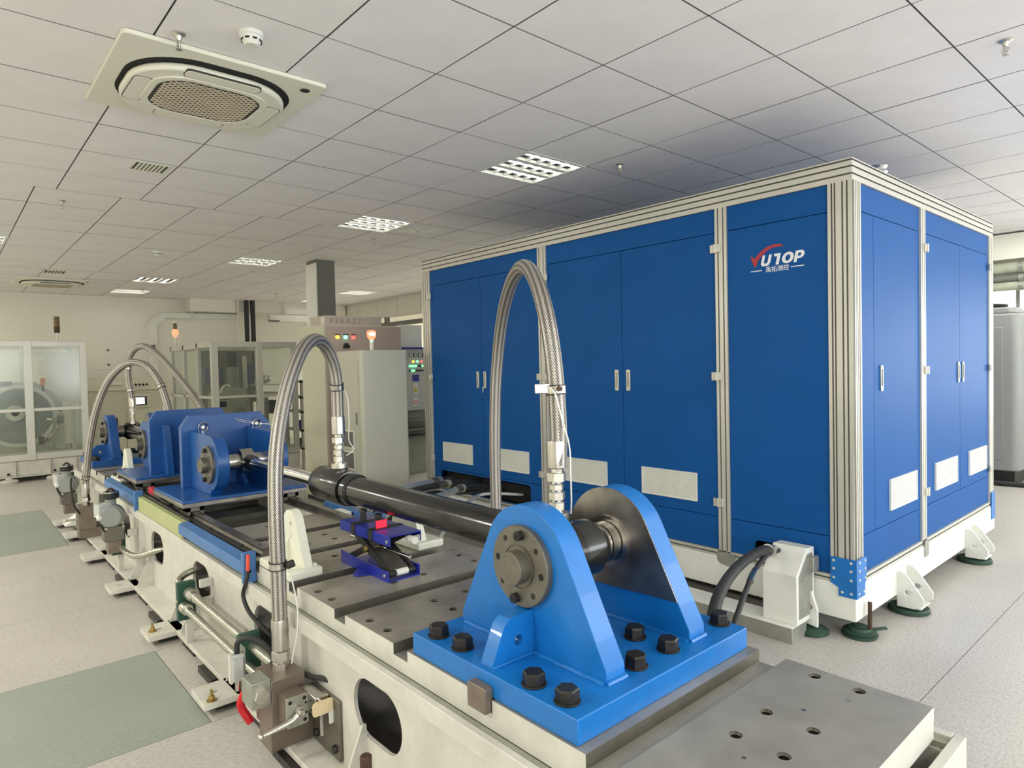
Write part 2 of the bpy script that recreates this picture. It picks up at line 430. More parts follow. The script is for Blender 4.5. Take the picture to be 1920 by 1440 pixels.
# right wall: high window strip and a low one, openings between solid parts
wr = G()
wr.box(XR, XR + .2, -3.2, .8, 0, .88); wr.box(XR, XR + .2, -3.2, .8, 2.62, H + .3)
wr.box(XR, XR + .2, YF, -3.2, 0, H + .3)
wr.box(XR, XR + .2, .8, 1.2, 0, H + .3)
wr.box(XR, XR + .2, 1.2, 3.6, 0, 2.05); wr.box(XR, XR + .2, 1.2, 3.6, 2.42, H + .3)
wr.box(XR, XR + .2, 3.6, YB, 0, H + .3)
struct(wr.build('wall_right', M_WALL, smooth=False))
g = G()
for y in (-3.2, -1.22, .76): g.box(XR + .04, XR + .08, y, y + .04, .88, 2.62)
g.box(XR + .04, XR + .08, -3.2, .8, .88, .92); g.box(XR + .04, XR + .08, -3.2, .8, 2.58, 2.62)
w = struct(g.build('window_5', M_WHITE, smooth=False))
G().box(XR + .055, XR + .06, -3.16, .76, .92, 2.58).build('pane', M_WINP, w, smooth=False)
g = G()
for y in (1.2, 1.98, 2.8, 3.56): g.box(XR + .04, XR + .08, y, y + .04, 2.05, 2.42)
g.box(XR + .04, XR + .08, 1.2, 3.6, 2.05, 2.08); g.box(XR + .04, XR + .08, 1.2, 3.6, 2.39, 2.42)
w = struct(g.build('window_6', M_MACH, smooth=False))
G().box(XR + .055, XR + .06, 1.24, 3.56, 2.08, 2.39).build('pane', M_WINP, w, smooth=False)

# ceiling: slab with a grid of lay-in boards, each a piece of its own; three zones as the grid shifts
ce = struct(G().box(XL - .2, XR + .2, YF - .2, YB + .2, H + .022, H + .2).build('ceiling', M_SLAB, smooth=False))
LAMPS = []      # (cx, cy, tubes run along x?)
ACS = [((.655, 1.605), (3.235, 4.185)), ((.95, 1.95), (12.2, 13.25))]
zones = [(1.38, 1.5852, YF, 6.385), (1.24, 1.5852, 6.385, 11.185), (2.40 - 6.0, 11.42, 11.185, YB)]
cells = []
for zi, (ox, oy, y0, y1) in enumerate(zones):
    i0 = math.floor((XL - ox) / .6); i1 = math.ceil((XR - ox) / .6)
    j0 = math.floor((y0 - oy) / .6 + 1e-6); j1 = math.ceil((y1 - oy) / .6 - 1e-6)
    for j in range(j0, j1):
        for i in range(i0, i1):
            a, b = ox + .6 * i, ox + .6 * (i + 1); c, d = oy + .6 * j, oy + .6 * (j + 1)
            a, b, c, d = max(a, XL), min(b, XR), max(c, y0), min(d, y1)
            if b - a > .05 and d - c > .05: cells.append((a, b, c, d))
LAMP_AT = [(3.48, 3.685, 1), (3.48, 6.085, 1), (3.34, 9.085, 1), (.34, 9.085, 1), (2.70, 11.72, 0), (2.70, 13.52, 1), (6.30, 11.72, 1), (6.30, 13.52, 1)]
def is_lamp(a, b, c, d):
    return any(abs((a + b) / 2 - x) < .1 and abs((c + d) / 2 - y) < .1 for x, y, k in LAMP_AT)
gap = .0040
M_TEDGE = mat('panel_edge_shadow_grey', (0.22, 0.22, 0.21), 0.9)
tpick = lambda n, c: 0 if n.z < -.5 else 1
tile_me = G().box(-.3 + gap, .3 - gap, -.3 + gap, .3 - gap, 0, .010).mesh('ceiling_panel', [M_TILE, M_TEDGE], smooth=False, pick=tpick)
def in_view(x, y):
    d = Vector((x, y, H)) - Vector((0, 0, 1.55)); z = d.dot(F_)
    if z < .3: return None
    u = 960 + 1228.18 * d.dot(R_) / z; v = 720 - 1228.18 * d.dot(U_) / z
    return (z if -90 < u < 2010 and -120 < v < 620 else None)
full, rest = [], []
for c_ in cells:
    a, b, c, d = c_; cx, cy = (a + b) / 2, (c + d) / 2
    if is_lamp(*c_) : continue
    z = in_view(cx, cy)
    hidden = cx > 4.3 and cy > 2.3 and cy < 11 and z and cx < 6.4 and cy - 1.4 > (cx - 3.7) * .1 and False
    if abs(b - a - .6) < 1e-3 and abs(d - c - .6) < 1e-3 and z is not None and not hidden: full.append((z, cx, cy))
    else: rest.append(c_)
full.sort()
for z, cx, cy in full[:300]:
    o = link('ceiling_panel', tile_me, ce, (cx, cy, H + random.uniform(0, .0016)))
    o.rotation_euler = (random.uniform(-.0018, .0018), random.uniform(-.0018, .0018), 0)
g = G()
for a, b, c, d in rest + [(cx - .3, cx + .3, cy - .3, cy + .3) for z, cx, cy in full[300:]]:
    g.box(a + gap, b - gap, c + gap, d - gap, H + .0005, H + .014)
stuff(g.build('ceiling_panels_far', [M_TILE, M_TEDGE], ce, smooth=False, pick=tpick))

# column, bulkhead, beam
struct(G().box(3.93, 4.20, 8.45, 8.75, 0, H).build('column', M_COLM, smooth=False))
struct(G().box(3.915, 3.932, 8.44, 8.75, 0, H - .05).build('trim_1', M_WHITE, smooth=False))
g = struct(G().box(7.36, 8.3, 10.2, YB, 2.63, H).build('trim_2', M_WALL, smooth=False))
for k in range(5):
    G().box(7.35, 7.36, 10.25 + k * .86, 11.06 + k * .86, 2.66, H - .03).build('panel', M_WALL, g, smooth=False)
struct(G().box(3.9, 7.3, 14.2, YB, 2.80, H).build('trim_3', M_WALL, smooth=False))
struct(G().box(10.0, XR, 1.0, YB, 2.72, H - .02).build('trim_4', M_WALL, smooth=False))

# ------------------------------------------------------------------ ceiling fittings
LLAB = ['square louvred ceiling light nearest the blue enclosure, its tubes brightest',
        'louvred ceiling light one row beyond the brightest one, left of the enclosure top',
        'louvred ceiling light third from the front, above the far glass chamber',
        'louvred ceiling light cut by the left edge of the photo',
        'ceiling light with three short slanted lit tubes near the back wall',
        'flat looking ceiling light nearest the back wall, left of the black cable ducts',
        'bluish white ceiling light right of the grey column',
        'ceiling light half hidden behind the left edge of the grey column']
for k, (cx, cy, alongx) in enumerate(LAMP_AT):
    t = thing('ceiling_light', LLAB[k], 'ceiling light', (cx, cy, H), 'louvred lights set in the ceiling')
    def P(u0, u1, v0, v1, z0, z1, g):
        if alongx: g.box(cx + u0, cx + u1, cy + v0, cy + v1, z0, z1)
        else: g.box(cx + v0, cx + v1, cy + u0, cy + u1, z0, z1)
    g = G()
    for s in (-1, 1):
        P(-.297, .297, s * .285 - .012, s * .285 + .012, H - .004, H + .05, g)
        P(s * .285 - .012, s * .285 + .012, -.273, .273, H - .004, H + .05, g)
    for v in (-.095, .095): P(-.273, .273, v - .022, v + .022, H + .002, H + .05, g)
    g.build('frame', M_WHITE, t, smooth=False)
    g = G(); P(-.285, .285, -.285, .285, H + .052, H + .060, g); g.build('reflector', M_REFL, t, smooth=False)
    for v in (-.19, 0, .19):
        g = G()
        a = (cx - .265, cy + v, H + .032) if alongx else (cx + v, cy - .265, H + .032)
        b = (cx + .265, cy + v, H + .032) if alongx else (cx + v, cy + .265, H + .032)
        g.cyl(a, b, .016, 12); g.build('lamp_tube', M_TUBE, t)
    if k < 4:
        for v in (-.19, 0, .19):
            for u in (-.16, -.053, .053, .16):
                g = G(); P(u - .003, u + .003, v - .07, v + .07, H - .002, H + .03, g); g.build('louvre_blade', M_REFL, t, smooth=False)
    area('ceiling_light_lamp', (cx, cy, H - .02), (0, 0, -1), .52, .52, 50 if cy < 8 else 95, (1.0, 0.995, 0.88)).parent = t
    t.children[-1].location = Vector((0, 0, -.02))
for cx, cy, pw in ((.5, -1.5, 30), (3.5, -2.2, 20), (6.5, -1.1, 35), (-2.2, 2.2, 85), (-2.2, 5.4, 95), (-2.2, 9.0, 90), (-2.2, 12.4, 90), (8.9, 1.6, 30), (8.9, 5.0, 30), (8.9, 9.0, 90), (8.9, 12.5, 90)):  # extra ceiling fill lights without fixtures, added to brighten the room
    area('added_fill_lamp', (cx, cy, H - .02), (0, 0, -1), .55, .55, pw, (1.0, 0.995, 0.88))

# air conditioners
def air_con(x0, x1, y0, y1, label, fine):
    cx, cy = (x0 + x1) / 2, (y0 + y1) / 2; w = (x1 - x0) / 2
    t = thing('air_conditioner', label, 'air conditioner', (cx, cy, H), 'cassette air conditioners in the ceiling')
    G().prism(rrect(x0, x1, y0, y1, .03), 'z', H - .022, H - .001).build('fascia', M_AC, t, bevel=.004)
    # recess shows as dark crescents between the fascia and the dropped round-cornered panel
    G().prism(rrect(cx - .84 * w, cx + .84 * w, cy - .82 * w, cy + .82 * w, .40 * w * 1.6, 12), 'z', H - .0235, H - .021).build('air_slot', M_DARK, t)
    G().prism(rrect(cx - .80 * w, cx + .80 * w, cy - .72 * w, cy + .80 * w, .60 * w, 14), 'z', H - .058, H - .023).build('inner_panel', M_AC, t, bevel=.014, seg=3)
    for sx, sy in ((1, 0), (-1, 0), (0, 1), (0, -1)):
        a = .665 * w; b = .34 * w; k = .085 * w
        if sx: o = (cx + sx * a - k, cx + sx * a + k, cy + .03 - b, cy + .03 + b)
        else: o = (cx - b * 1.1, cx + b * 1.1, cy + sy * a * .95 - k, cy + sy * a * .95 + k)
        G().prism(rrect(o[0] - .004, o[1] + .004, o[2] - .004, o[3] + .004, .03, 4), 'z', H - .0592, H - .050).build('flap_gap', M_SHADOWG, t)
        G().prism(rrect(*o, .028, 4), 'z', H - .0610, H - .050).build('flap', M_AC, t, bevel=.0025)
    gr = G().prism(rrect(cx - .53 * w, cx + .53 * w, cy - .47 * w, cy + .50 * w, .15, 8), 'z', H - .061, H - .057).build('intake_grille', M_SHADOWG, t)
    G().plate(rrect(cx - .60 * w, cx + .60 * w, cy - .54 * w, cy + .57 * w, .17, 8), [rrect(cx - .53 * w, cx + .53 * w, cy - .47 * w, cy + .50 * w, .15, 8)], 'z', H - .064, H - .057).build('grille_surround', M_AC, t, bevel=.002)
    g = G(); n = 26 if fine else 10; st = 1.06 * w / n
    for i in range(n):
        for j in range(n):
            px = cx - .53 * w + st * (i + .5); py = cy - .47 * w + st * .915 * (j + .5)
            qx, qy = abs(px - cx) - (.53 * w - .15), abs(py - cy - .015 * w) - (.485 * w - .15)
            if max(qx, 0) ** 2 + max(qy, 0) ** 2 > .0190: continue
            ang = .7 if (i + j) % 2 else -.7
            g.obox((px, py, H - .062), (st * 1.15, st * .36, .004), (math.cos(ang), math.sin(ang), 0), (-math.sin(ang), math.cos(ang), 0))
    stuff(g.build('grille_bars', mat_once('grille_bar', srgb(212, 200, 176), .5), gr, smooth=False))
    G().cyl((x1 - .085, y0 + .10, H - .0235), (x1 - .085, y0 + .10, H - .020), .026, 20).build('brand_badge', M_BLACKM, t)
    return t
def mat_once(n, c, r):
    return MATS[n] if n in MATS else mat(n, c, r)
air_con(.655, 1.605, 3.235, 4.185, 'large white cassette air conditioner near the top left with woven intake grille', True)
air_con(.95, 1.95, 12.2, 13.25, 'small looking cassette air conditioner far off near the back wall', False)

def sprinkler(x, y, label, sc=1.0):
    t = thing('sprinkler_head', label, 'sprinkler', (x, y, H), 'sprinkler heads under the ceiling')
    G().lathe((x, y, H), (0, 0, -1), [(0, .030), (.004, .030), (.012, .016), (.03, .010)], 16).build('escutcheon', M_ZINC, t)
    g = G().cyl((x, y, H - .03), (x, y, H - .055), .009, 12)
    for s in (-1, 1): g.tube([(x, y + s * .006, H - .03), (x, y + s * .016, H - .045), (x, y + s * .010, H - .062), (x, y, H - .068)], .0022, 6)
    g.build('frame_arms', M_ZINC, t)
    G().cyl((x, y, H - .068), (x, y, H - .070), .014, 14).build('deflector', M_ZINC, t)
for x, y, l in ((.86, 3.16, 'chrome sprinkler head beside the near edge of the big air conditioner'), (3.90, .805, 'chrome sprinkler head near the top right corner'),
                (.865, 6.77, 'small sprinkler head left of the slotted ceiling vent, beyond the big air conditioner'), (3.935, 3.19, 'sprinkler head right of the brightest ceiling light'),
                (3.87, 6.76, 'sprinkler head just beyond the second louvred ceiling light'), (5.04, 12.66, 'tiny sprinkler head above the black cable ducts'),
                (2.77, 12.88, 'tiny dark sprinkler head between the two farthest ceiling lights')):
    sprinkler(x, y, l)
def smoke(x, y, label):
    t = thing('smoke_detector', label, 'smoke detector', (x, y, H), 'round detectors on the ceiling')
    G().lathe((x, y, H), (0, 0, -1), [(0, .052), (.018, .052), (.022, .046)], 28).build('base', M_WHITE, t)
    G().lathe((x, y, H - .022), (0, 0, -1), [(0, .046), (.02, .038), (.034, .028), (.036, 0.001)], 28).build('sensor_cap', M_WHITE, t)
    for k in range(8):
        a = k * PI / 4
        G().obox((x + .041 * math.cos(a), y + .041 * math.sin(a), H - .034), (.004, .018, .011), (math.cos(a), math.sin(a), .45), (-math.sin(a), math.cos(a), 0)).build('slot', M_DARK, t, smooth=False)
smoke(1.105, 2.955, 'round white smoke detector with dark slots beside the big air conditioner')
smoke(2.10, 8.92, 'small round detector on the ceiling left of the third light')
def slot_vent(x0, x1, y0, y1, label, n, m, hollow=True):
    t = thing('ceiling_vent', label, 'vent', ((x0 + x1) / 2, (y0 + y1) / 2, H), None)
    G().box(x0, x1, y0, y1, H - .002, H - .0005).build('backing', M_SHADOWG, t, smooth=False)
    g = G(); g.box(x0 - .012, x1 + .012, y0 - .012, y0, H - .006, H - .0005); g.box(x0 - .012, x1 + .012, y1, y1 + .012, H - .006, H - .0005)
    g.box(x0 - .012, x0, y0, y1, H - .006, H - .0005); g.box(x1, x1 + .012, y0, y1, H - .006, H - .0005); g.build('frame', m, t, smooth=False)
    for k in range(1, n):
        x = x0 + (x1 - x0) * k / n
        G().box(x - .008, x + .008, y0, y1, H - .005, H - .002).build('slat', m, t, smooth=False)
slot_vent(1.118, 1.325, 5.22, 5.43, 'small slotted white ceiling vent below the big air conditioner', 8, M_AC)
def tile_vent(cx, cy, label):
    t = thing('ceiling_diffuser', label, 'vent', (cx, cy, H))
    for k, r in enumerate((.15, .105, .06)):
        o = G(); z = H - .004 - .007 * k
        o.box(cx - r, cx + r, cy - r, cy - r + .03, z, H - .0005); o.box(cx - r, cx + r, cy + r - .03, cy + r, z, H - .0005)
        o.box(cx - r, cx - r + .03, cy - r + .03, cy + r - .03, z, H - .0005); o.box(cx + r - .03, cx + r, cy - r + .03, cy + r - .03, z, H - .0005)
        o.build('louvre_ring', M_WHITE, t, smooth=False)
tile_vent(4.02, 6.08, 'faint square ceiling diffuser right of the second louvred light')
slot_vent(1.22, 1.46, 11.3, 11.6, 'faint slotted vent in front of the far air conditioner', 6, M_AC)

# ================================================================== TEST BED
BX0, BX1, BZ = 1.107, 1.914, .637
bed = thing('test_bed', 'long cream steel test bed with T-slotted top plates, running away from the camera', 'machine bed', (1.5, 4.5, 0))
def steel_cream(n, c): return 0 if n.z > .7 else 1
HX = (1.150, 1.432, 1.583, 1.865)
def slab(y0, y1, mat_top, hy):
    holes = [circ(x, y, .0165, 18) for x in HX for y in hy]
    G().plate([(BX0, y0), (BX1, y0), (BX1, y1), (BX0, y1)], holes, 'z', .600, BZ).build('bed_plate', [mat_top, M_CREAM, M_FLANGE], bed,
        pick=lambda n, c: 0 if n.z > .7 else (1 if (c.x < BX0 + .002 or c.x > BX1 - .002 or c.y < .5495) else (2 if n.z > -.5 else 1)))
    for x in HX:
        for y in hy:
            G().ring((x, y, .602), (x, y, BZ - .006), .0125, .0163, 18).build('thread_bush', M_NICKEL, bed) if y < 2.6 else None
slab(.549, .942, M_STEELG, (.713, .834))
starts = [1.03 + .4285 * k for k in range(7)]
for k, y0 in enumerate(starts):
    hy = (y0 + .108, y0 + .232) if k < 6 else (y0 + .108, y0 + .232)
    slab(y0, y0 + .343, M_STEELP, hy)
for k in range(6):
    y0 = 5.56 + .4285 * k
    slab(y0, y0 + .343, M_STEELP, (y0 + .108, y0 + .232))
# dowel dimples on the front plate
for x, y in ((1.66, .772), (1.79, .712), (1.36, .772)):
    G().cyl((x, y, BZ - .001), (x, y, BZ + .0005), .006, 10).build('dowel_pin', M_NICKEL, bed)
# body under the plates
def body_pick(n, c): return 0 if n.z > .7 else 1
G().box(BX0 + .0005, BX1 - .0005, .5495, 3.95, .553, .600).build('bed_body', [M_STEELG, M_CREAM], bed, pick=body_pick)
G().box(BX0 + .0005, BX1 - .0005, 5.55, 8.12, .553, .600).build('bed_body', [M_FLANGE, M_CREAM], bed, pick=body_pick)
g = G(); g.box(BX0, BX1, 3.95, 5.55, .50, .56)
g.build('bed_well', [M_WELL, M_CREAM], bed, pick=body_pick, smooth=False)
for y in (4.02, 4.45, 4.9, 5.3):
    G().box(1.23, 1.77, y, y + .03, .56, .598).build('cross_rib', M_CREAM if y < 4.1 else M_WELL, bed, bevel=.002)  # ribs past the first take the painted shade colour
for x0, x1 in ((BX0, 1.235), (1.765, BX1)):
    G().box(x0, x1, 3.95, 5.55, .56, .637).build('rail_seat', [M_STEELP, M_CREAM], bed, pick=body_pick)
# oil gutter: floor and lip all round
def gut(x0, x1, y0, y1, z0, z1, n, m): return G().box(x0, x1, y0, y1, z0, z1).build(n, m, bed, bevel=.002)
for x0, x1, l0, l1 in ((1.078, BX0, 1.055, 1.079), (BX1, 1.943, 1.942, 1.967)):
    gut(x0, x1, .517, 8.199, .535, .552, 'gutter_floor', M_GUTTER)
    gut(l0, l1, .517, 8.199, .502, .561, 'gutter_lip', M_CREAM)
gut(1.078, 1.943, .515, .5495, .47, .500, 'gutter_floor', M_GUTTER)
gut(1.055, 1.967, .490, .516, .47, .561, 'gutter_lip', M_CREAM)
gut(1.055, 1.967, 8.2, 8.225, .47, .561, 'gutter_lip', M_CREAM)
# side walls with oval openings, flange under the gutter, foot flange, gussets, foot plates
ov = []
for yc in [2.01 + k for k in range(-1, 7)]:
    ov.append(rrect(yc - .165, yc + .165, .345 - .105, .345 + .105, .104, 8))
for x0, x1, nm in ((1.105, 1.12, 'side_web'), (1.90, 1.915, 'side_web')):
    G().plate([(.52, .06), (8.18, .06), (8.18, .535), (.52, .535)], ov, 'x', x0, x1).build(nm, M_CREAM, bed)
G().box(1.0795, 1.104, .52, 8.19, .504, .530).build('top_flange', M_CREAM, bed, bevel=.003)
G().box(1.9155, 1.9415, .52, 8.19, .504, .530).build('top_flange', M_CREAM, bed)
G().box(1.12, 1.90, .50, .515, .06, .49).build('end_plate', M_CREAM, bed)
G().box(1.12, 1.90, 8.18, 8.2, .06, .53).build('end_plate', M_CREAM, bed)
G().box(1.50, 1.515, .52, 8.18, .06, .53).build('centre_web', M_BLACKM, bed)
for s in (0, 1):
    x0, x1 = (.99, 1.12) if s == 0 else (1.90, 2.03)
    G().box(x0, x1, .50, 8.2, .036, .062).build('foot_flange', M_CREAM, bed, bevel=.002)
FY = [2.12, 3.20, 4.22, 5.30, 6.38, 7.38, 8.10]
for y in FY:
    G().plate(rrect(.845, 1.04, y - .105, y + .105, .008, 2), [rrect(.905, .94, y - .009, y + .009, .008, 3)], 'z', .033, .062).build('foot_plate', M_CREAM, bed, bevel=.002)
    G().box(.90, 1.04, y - .085, y + .085, .012, .033).build('shim_block', M_BOLT, bed)
    G().box(1.00, 1.10, y - .3 - .1, y - .3 + .12, 0, .036).build('shim_block', M_BOLT, bed)
    for dy in ((-.16, .07) if y > 2.5 else (-.03,)):
        G().prism([(.995, .062), (1.105, .062), (1.105, .285), (1.09, .285)], 'y', y + dy - .005, y + dy + .005).build('gusset', M_CREAM, bed)
    G().box(1.985, 2.17, y - .1, y + .1, .012, .062).build('foot_plate', M_CREAM, bed)
for y in (2.50, 3.50, 4.55, 5.6):
    G().box(.962, .992, y - .11, y + .11, 0, .034).build('rubber_bar', M_BOLT, bed, bevel=.002)
for y in (3.12, 4.20):
    t = G().cyl((.885, y, .062), (.885, y, .067), .022, 16); t.hexn((.885, y, .067), (.885, y, .085), .024); t.cyl((.885, y, .085), (.885, y, .112), .007, 12, r1=.006)
    t.build('anchor_nut', M_BRASS, bed)
G().cyl((.985, 1.87, .062), (.985, 1.87, .318), .019, 20, ch=.004).build('jacking_stud', M_RUST, bed)
G().hexn((.985, 1.87, .062), (.985, 1.87, .235), .050).build('jacking_nut', M_RUST, bed)
# tenon key in the slot beside the anchor
G().prism([(1.377, .601), (1.377, .668), (1.384, .672), (1.452, .672), (1.456, .668), (1.456, .601)], 'x', 1.085, 1.114).build('tenon_block', M_BROWN, bed, bevel=.002)
# guide rails
for xc in (1.19, 1.81):
    G().prism([(xc - .026, .637), (xc - .026, .651), (xc - .014, .656), (xc - .020, .668), (xc - .020, .678), (xc + .020, .678), (xc + .020, .668), (xc + .014, .656), (xc + .026, .651), (xc + .026, .637)], 'y', 3.22, 6.35).build('guide_rail', M_BRUSH, bed)
    for k in range(16):
        y = 3.30 + .2 * k
        G().cyl((xc, y, .6775), (xc, y, .6788), .008, 12).build('rail_plug', M_BLACKM, bed)
G().box(1.125, 1.152, 3.24, 6.3, .637, .658).build('linear_scale', M_BLACKM, bed, bevel=.002)
for k in range(6):
    y = 3.42 + k * .5
    G().hexn((1.138, y, .658), (1.138, y, .668), .018).build('clamp_screw', M_BOLT, bed)
# cast wells right of bed seen between rods: cross blocks
for y in (4.66, 3.7):
    G().box(1.86, 1.905, y, y + .14, .637, .668).build('stop_block', M_WHITE, bed, bevel=.003)

# blue sensor boxes and pale cover on the left edge
def side_box(y0, y1, label, holes=True):
    t = thing('sensor_box', label, 'sensor box', (1.075, y0, .552))
    G().prism([(1.046, .598), (1.1062, .598), (1.1062, .660), (1.099, .664), (1.046, .654)], 'y', y0 + .03, y1).build('box_body', M_BBOX, t, bevel=.002)
    G().box(1.044, 1.1065, y0, y0 + .03, .553, .700).build('end_plate', M_BBOX, t, bevel=.005)
    G().cyl((1.072, y0 - .0012, .61), (1.072, y0 + .002, .61), .009, 14).build('cable_hole', M_DARK, t)
    return t
side_box(3.12, 4.22, 'nearer blue sensor box on the bed edge, with a red cable end on it')
side_box(5.36, 6.50, 'farther blue sensor box on the bed edge, below the small white bracket')
t = thing('sensor_box', 'blue sensor box on the far right edge of the bed, behind the black barrel', 'sensor box', (1.945, 3.8, .6))
G().prism([(1.9162, .598), (1.975, .598), (1.975, .668), (1.9162, .672)], 'y', 3.45, 4.12).build('box_body', M_BBOX, t, bevel=.002)
G().box(1.9155, 1.98, 3.42, 3.45, .565, .70).build('end_plate', M_BBOX, t, bevel=.005)
t = thing('cable_cover', 'pale green flat cover strip between the two blue sensor boxes', 'cover', (1.08, 4.8, .56))
G().box(1.066, 1.104, 4.24, 5.34, .562, .660).build('cover_body', M_YEL, t, bevel=.003)
G().tube([(1.104, 4.2, .668), (1.106, 4.8, .672), (1.106, 5.5, .674), (1.12, 5.72, .70), (1.19, 5.80, .735)], .008, 8).build('loose_cable', M_BLACKM, t)
cb = cr_path([(1.066, 3.115, .690), (1.060, 3.10, .66), (1.055, 3.098, .60), (1.045, 3.10, .56), (1.040, 3.12, .50), (1.045, 3.06, .44), (1.07, 2.97, .39), (1.105, 2.90, .345), (1.17, 2.86, .33)])
t = thing('sensor_cable', 'black cable with red sleeved end hanging from the near blue sensor box', 'cable', (1.06, 3.1, .6))
k0 = 14
G().tube(cb[k0 - 1:], .0095, 10).build('cable', M_RUBBER, t)
G().tube(cb[:k0], .0085, 10).build('red_sleeve', M_REDT, t)

# ------------------------------------------------------------------ anchor brackets
LUGC = .955
def lug_outline(s=1, yc=1.4375, z0=.7025, half=.3125, r=.178, zb=.738, zc=LUGC):
    """tapered plate with round top in (y,z)"""
    px, pz = half, zb - zc; d = math.hypot(px, pz); th = math.atan2(pz, px); ac = math.acos(r / d)
    a1 = th + ac; pts = [(yc - half, z0), (yc + half, z0), (yc + half, zb)]
    pts += circ(yc, zc, r, 26, a1, PI - a1, True)
    pts += [(yc - half, zb)]
    return pts
def hex_bolt(parent, x, y, z, ph):
    g = G().cyl((x, y, z), (x, y, z + .0055), .0345, 28, ch=.001)
    w = g.build('washer', M_BOLT, parent)
    G().hexn((x, y, z + .0055), (x, y, z + .036), .054, ch=.0045, phase=ph).build('bolt_head', M_BOLT, parent)
def flange_cover(par, xf, yc, zc, sgn=-1):
    """round bearing cover on the outer lug face, standing out along -x"""
    o = par
    fc = G().lathe((xf, yc, zc), (sgn, 0, 0), [(0, .121), (.018, .121), (.021, .118), (.021, .0655), (.017, .0655), (.017, .0615), (.021, .0615), (.021, .0)], 48).build('bearing_cover', M_FLANGE, o)
    G().lathe((xf + sgn * .021, yc, zc), (sgn, 0, 0), [(0, .050), (.036, .050), (.0385, .0475), (.0385, .040), (.0375, .039), (.0375, .003), (.036, .002), (.036, 0)], 40).build('pin_end', M_FLANGE, fc)
    for k in range(8):
        a = PI / 2 + k * PI / 4 + .12
        y, z = yc + .095 * math.cos(a), zc + .095 * math.sin(a)
        if k in (0, 4):
            G().cyl((xf + sgn * .020, y, z), (xf + sgn * .040, y, z), .0145, 18, ch=.0015).build('cap_screw', M_BOLT, fc)
            G().hexn((xf + sgn * .0395, y, z), (xf + sgn * .0405, y, z), .013, ch=.0003).build('screw_socket', M_DARK, fc)
        else:
            G().cyl((xf + sgn * .0205, y, z), (xf + sgn * .0216, y, z), .009 if k % 2 else .0105, 16).build('screw_hole', M_DARK if k % 2 == 0 else M_BOLT, fc)
    return fc
def anchor(y0, flip, label, loc, bolts):
    t = thing('anchor_bracket', label, 'anchor bracket', loc, 'blue clevis anchors at the two ends of the bed')
    S = -1 if flip else 1; yc = y0
    def Y(y): return yc + S * (y - 1.4205)
    M_BLUE = MATS['carriage_blue_paint'] if flip else MATS['anchor_blue_paint']  # far anchor wears the darker carriage blue to paint in its weaker light
    def B(x0, x1, a, b, z0, z1): return G().box(x0, x1, min(Y(a), Y(b)), max(Y(a), Y(b)), z0, z1)
    B(1.115, 1.90, 1.062, 1.779, .6372, .7025).build('base_plate', M_BLUE, t, bevel=.003)
    out = [(Y(p), q) for p, q in lug_outline()]
    lp = [G().prism(out, 'x', 1.294, 1.372).build('lug_plate', M_BLUE, t, bevel=.003), G().prism(out, 'x', 1.677, 1.757).build('lug_plate', M_BLUE, t, bevel=.003)]
    # bare machined facing on the inner side of the far lug
    full_o = lug_outline(); top = []
    def cut(p, q):  # clip by slanted line z > .80 - small slope
        res = []
        f = lambda P: P[1] - (.812 - .02 * (P[0] - 1.12) / .6)
        for i in range(len(full_o)):
            A, Bp = full_o[i], full_o[(i + 1) % len(full_o)]; fa, fb = f(A), f(Bp)
            if fa > 0: res.append(A)
            if fa * fb < 0:
                k = fa / (fa - fb); res.append((A[0] + (Bp[0] - A[0]) * k, A[1] + (Bp[1] - A[1]) * k))
        return res
    top = cut(0, 0); cy = sum(p[0] for p in top) / len(top); cz = sum(p[1] for p in top) / len(top)
    top = [(Y(cy + (p - cy) * .992), cz + (q - cz) * .992) for p, q in top]
    G().prism(top, 'x', 1.6745, 1.678).build('machined_facing', M_BRUSH, t)
    G().ring((1.6748, Y(1.4375), LUGC), (1.669, Y(1.4375), LUGC), .070, .084, 40).build('bearing_ring', M_NICKEL, t)
    # welds along the lug feet
    for x, nm in ((1.292, 0), (1.374, 0), (1.675, 0), (1.759, 0)):
        pts = [(x + random.uniform(-.0012, .0012), Y(1.13 + .02 * i), .7035 + random.uniform(-.001, .001)) for i in range(31)]
        G().tube(pts, .008, 8).build('weld_bead', M_BLUE, t)
    for x0 in (1.294, 1.677):
        pts = [(x0 + .01 * i, Y(1.123), .7035 + random.uniform(-.001, .001)) for i in range(9)]
        G().tube(pts, .008, 8).build('weld_bead', M_BLUE, t)
    # rib with a hole
    a, b = sorted((Y(1.405), Y(1.455)))
    G().plate([(1.295, .7028), (1.136, .7028), (1.138, .712), (1.182, .806), (1.205, .826), (1.295, .832)], [circ(1.236, .756, .0155, 18)], 'y', a, b).build('rib', M_BLUE, t)
    for yy in (a - .001, b + .001):
        G().tube([(1.136 + .016 * i, yy, .7035 + random.uniform(-.001, .001)) for i in range(11)], .0065, 8).build('weld_bead', M_BLUE, t)
    # bolts in the plate columns
    for i, x in enumerate((1.162, 1.437, 1.590, 1.868)):
        for yy in (1.140, 1.262, 1.575, 1.700):
            hex_bolt(t, x, Y(yy), .7025, random.random())
    if not flip:
        flange_cover(t, 1.294, Y(1.4375), LUGC)
    else:
        flange_cover(t, 1.294, Y(1.4375), LUGC)
    return t
anchor(1.4205, False, 'big bright blue clevis anchor bolted to the near end of the bed', (1.5, 1.42, .637), 16)
anchor(7.86, True, 'small looking dimly lit blue clevis anchor at the far end of the bed', (1.5, 7.86, .637), 16)

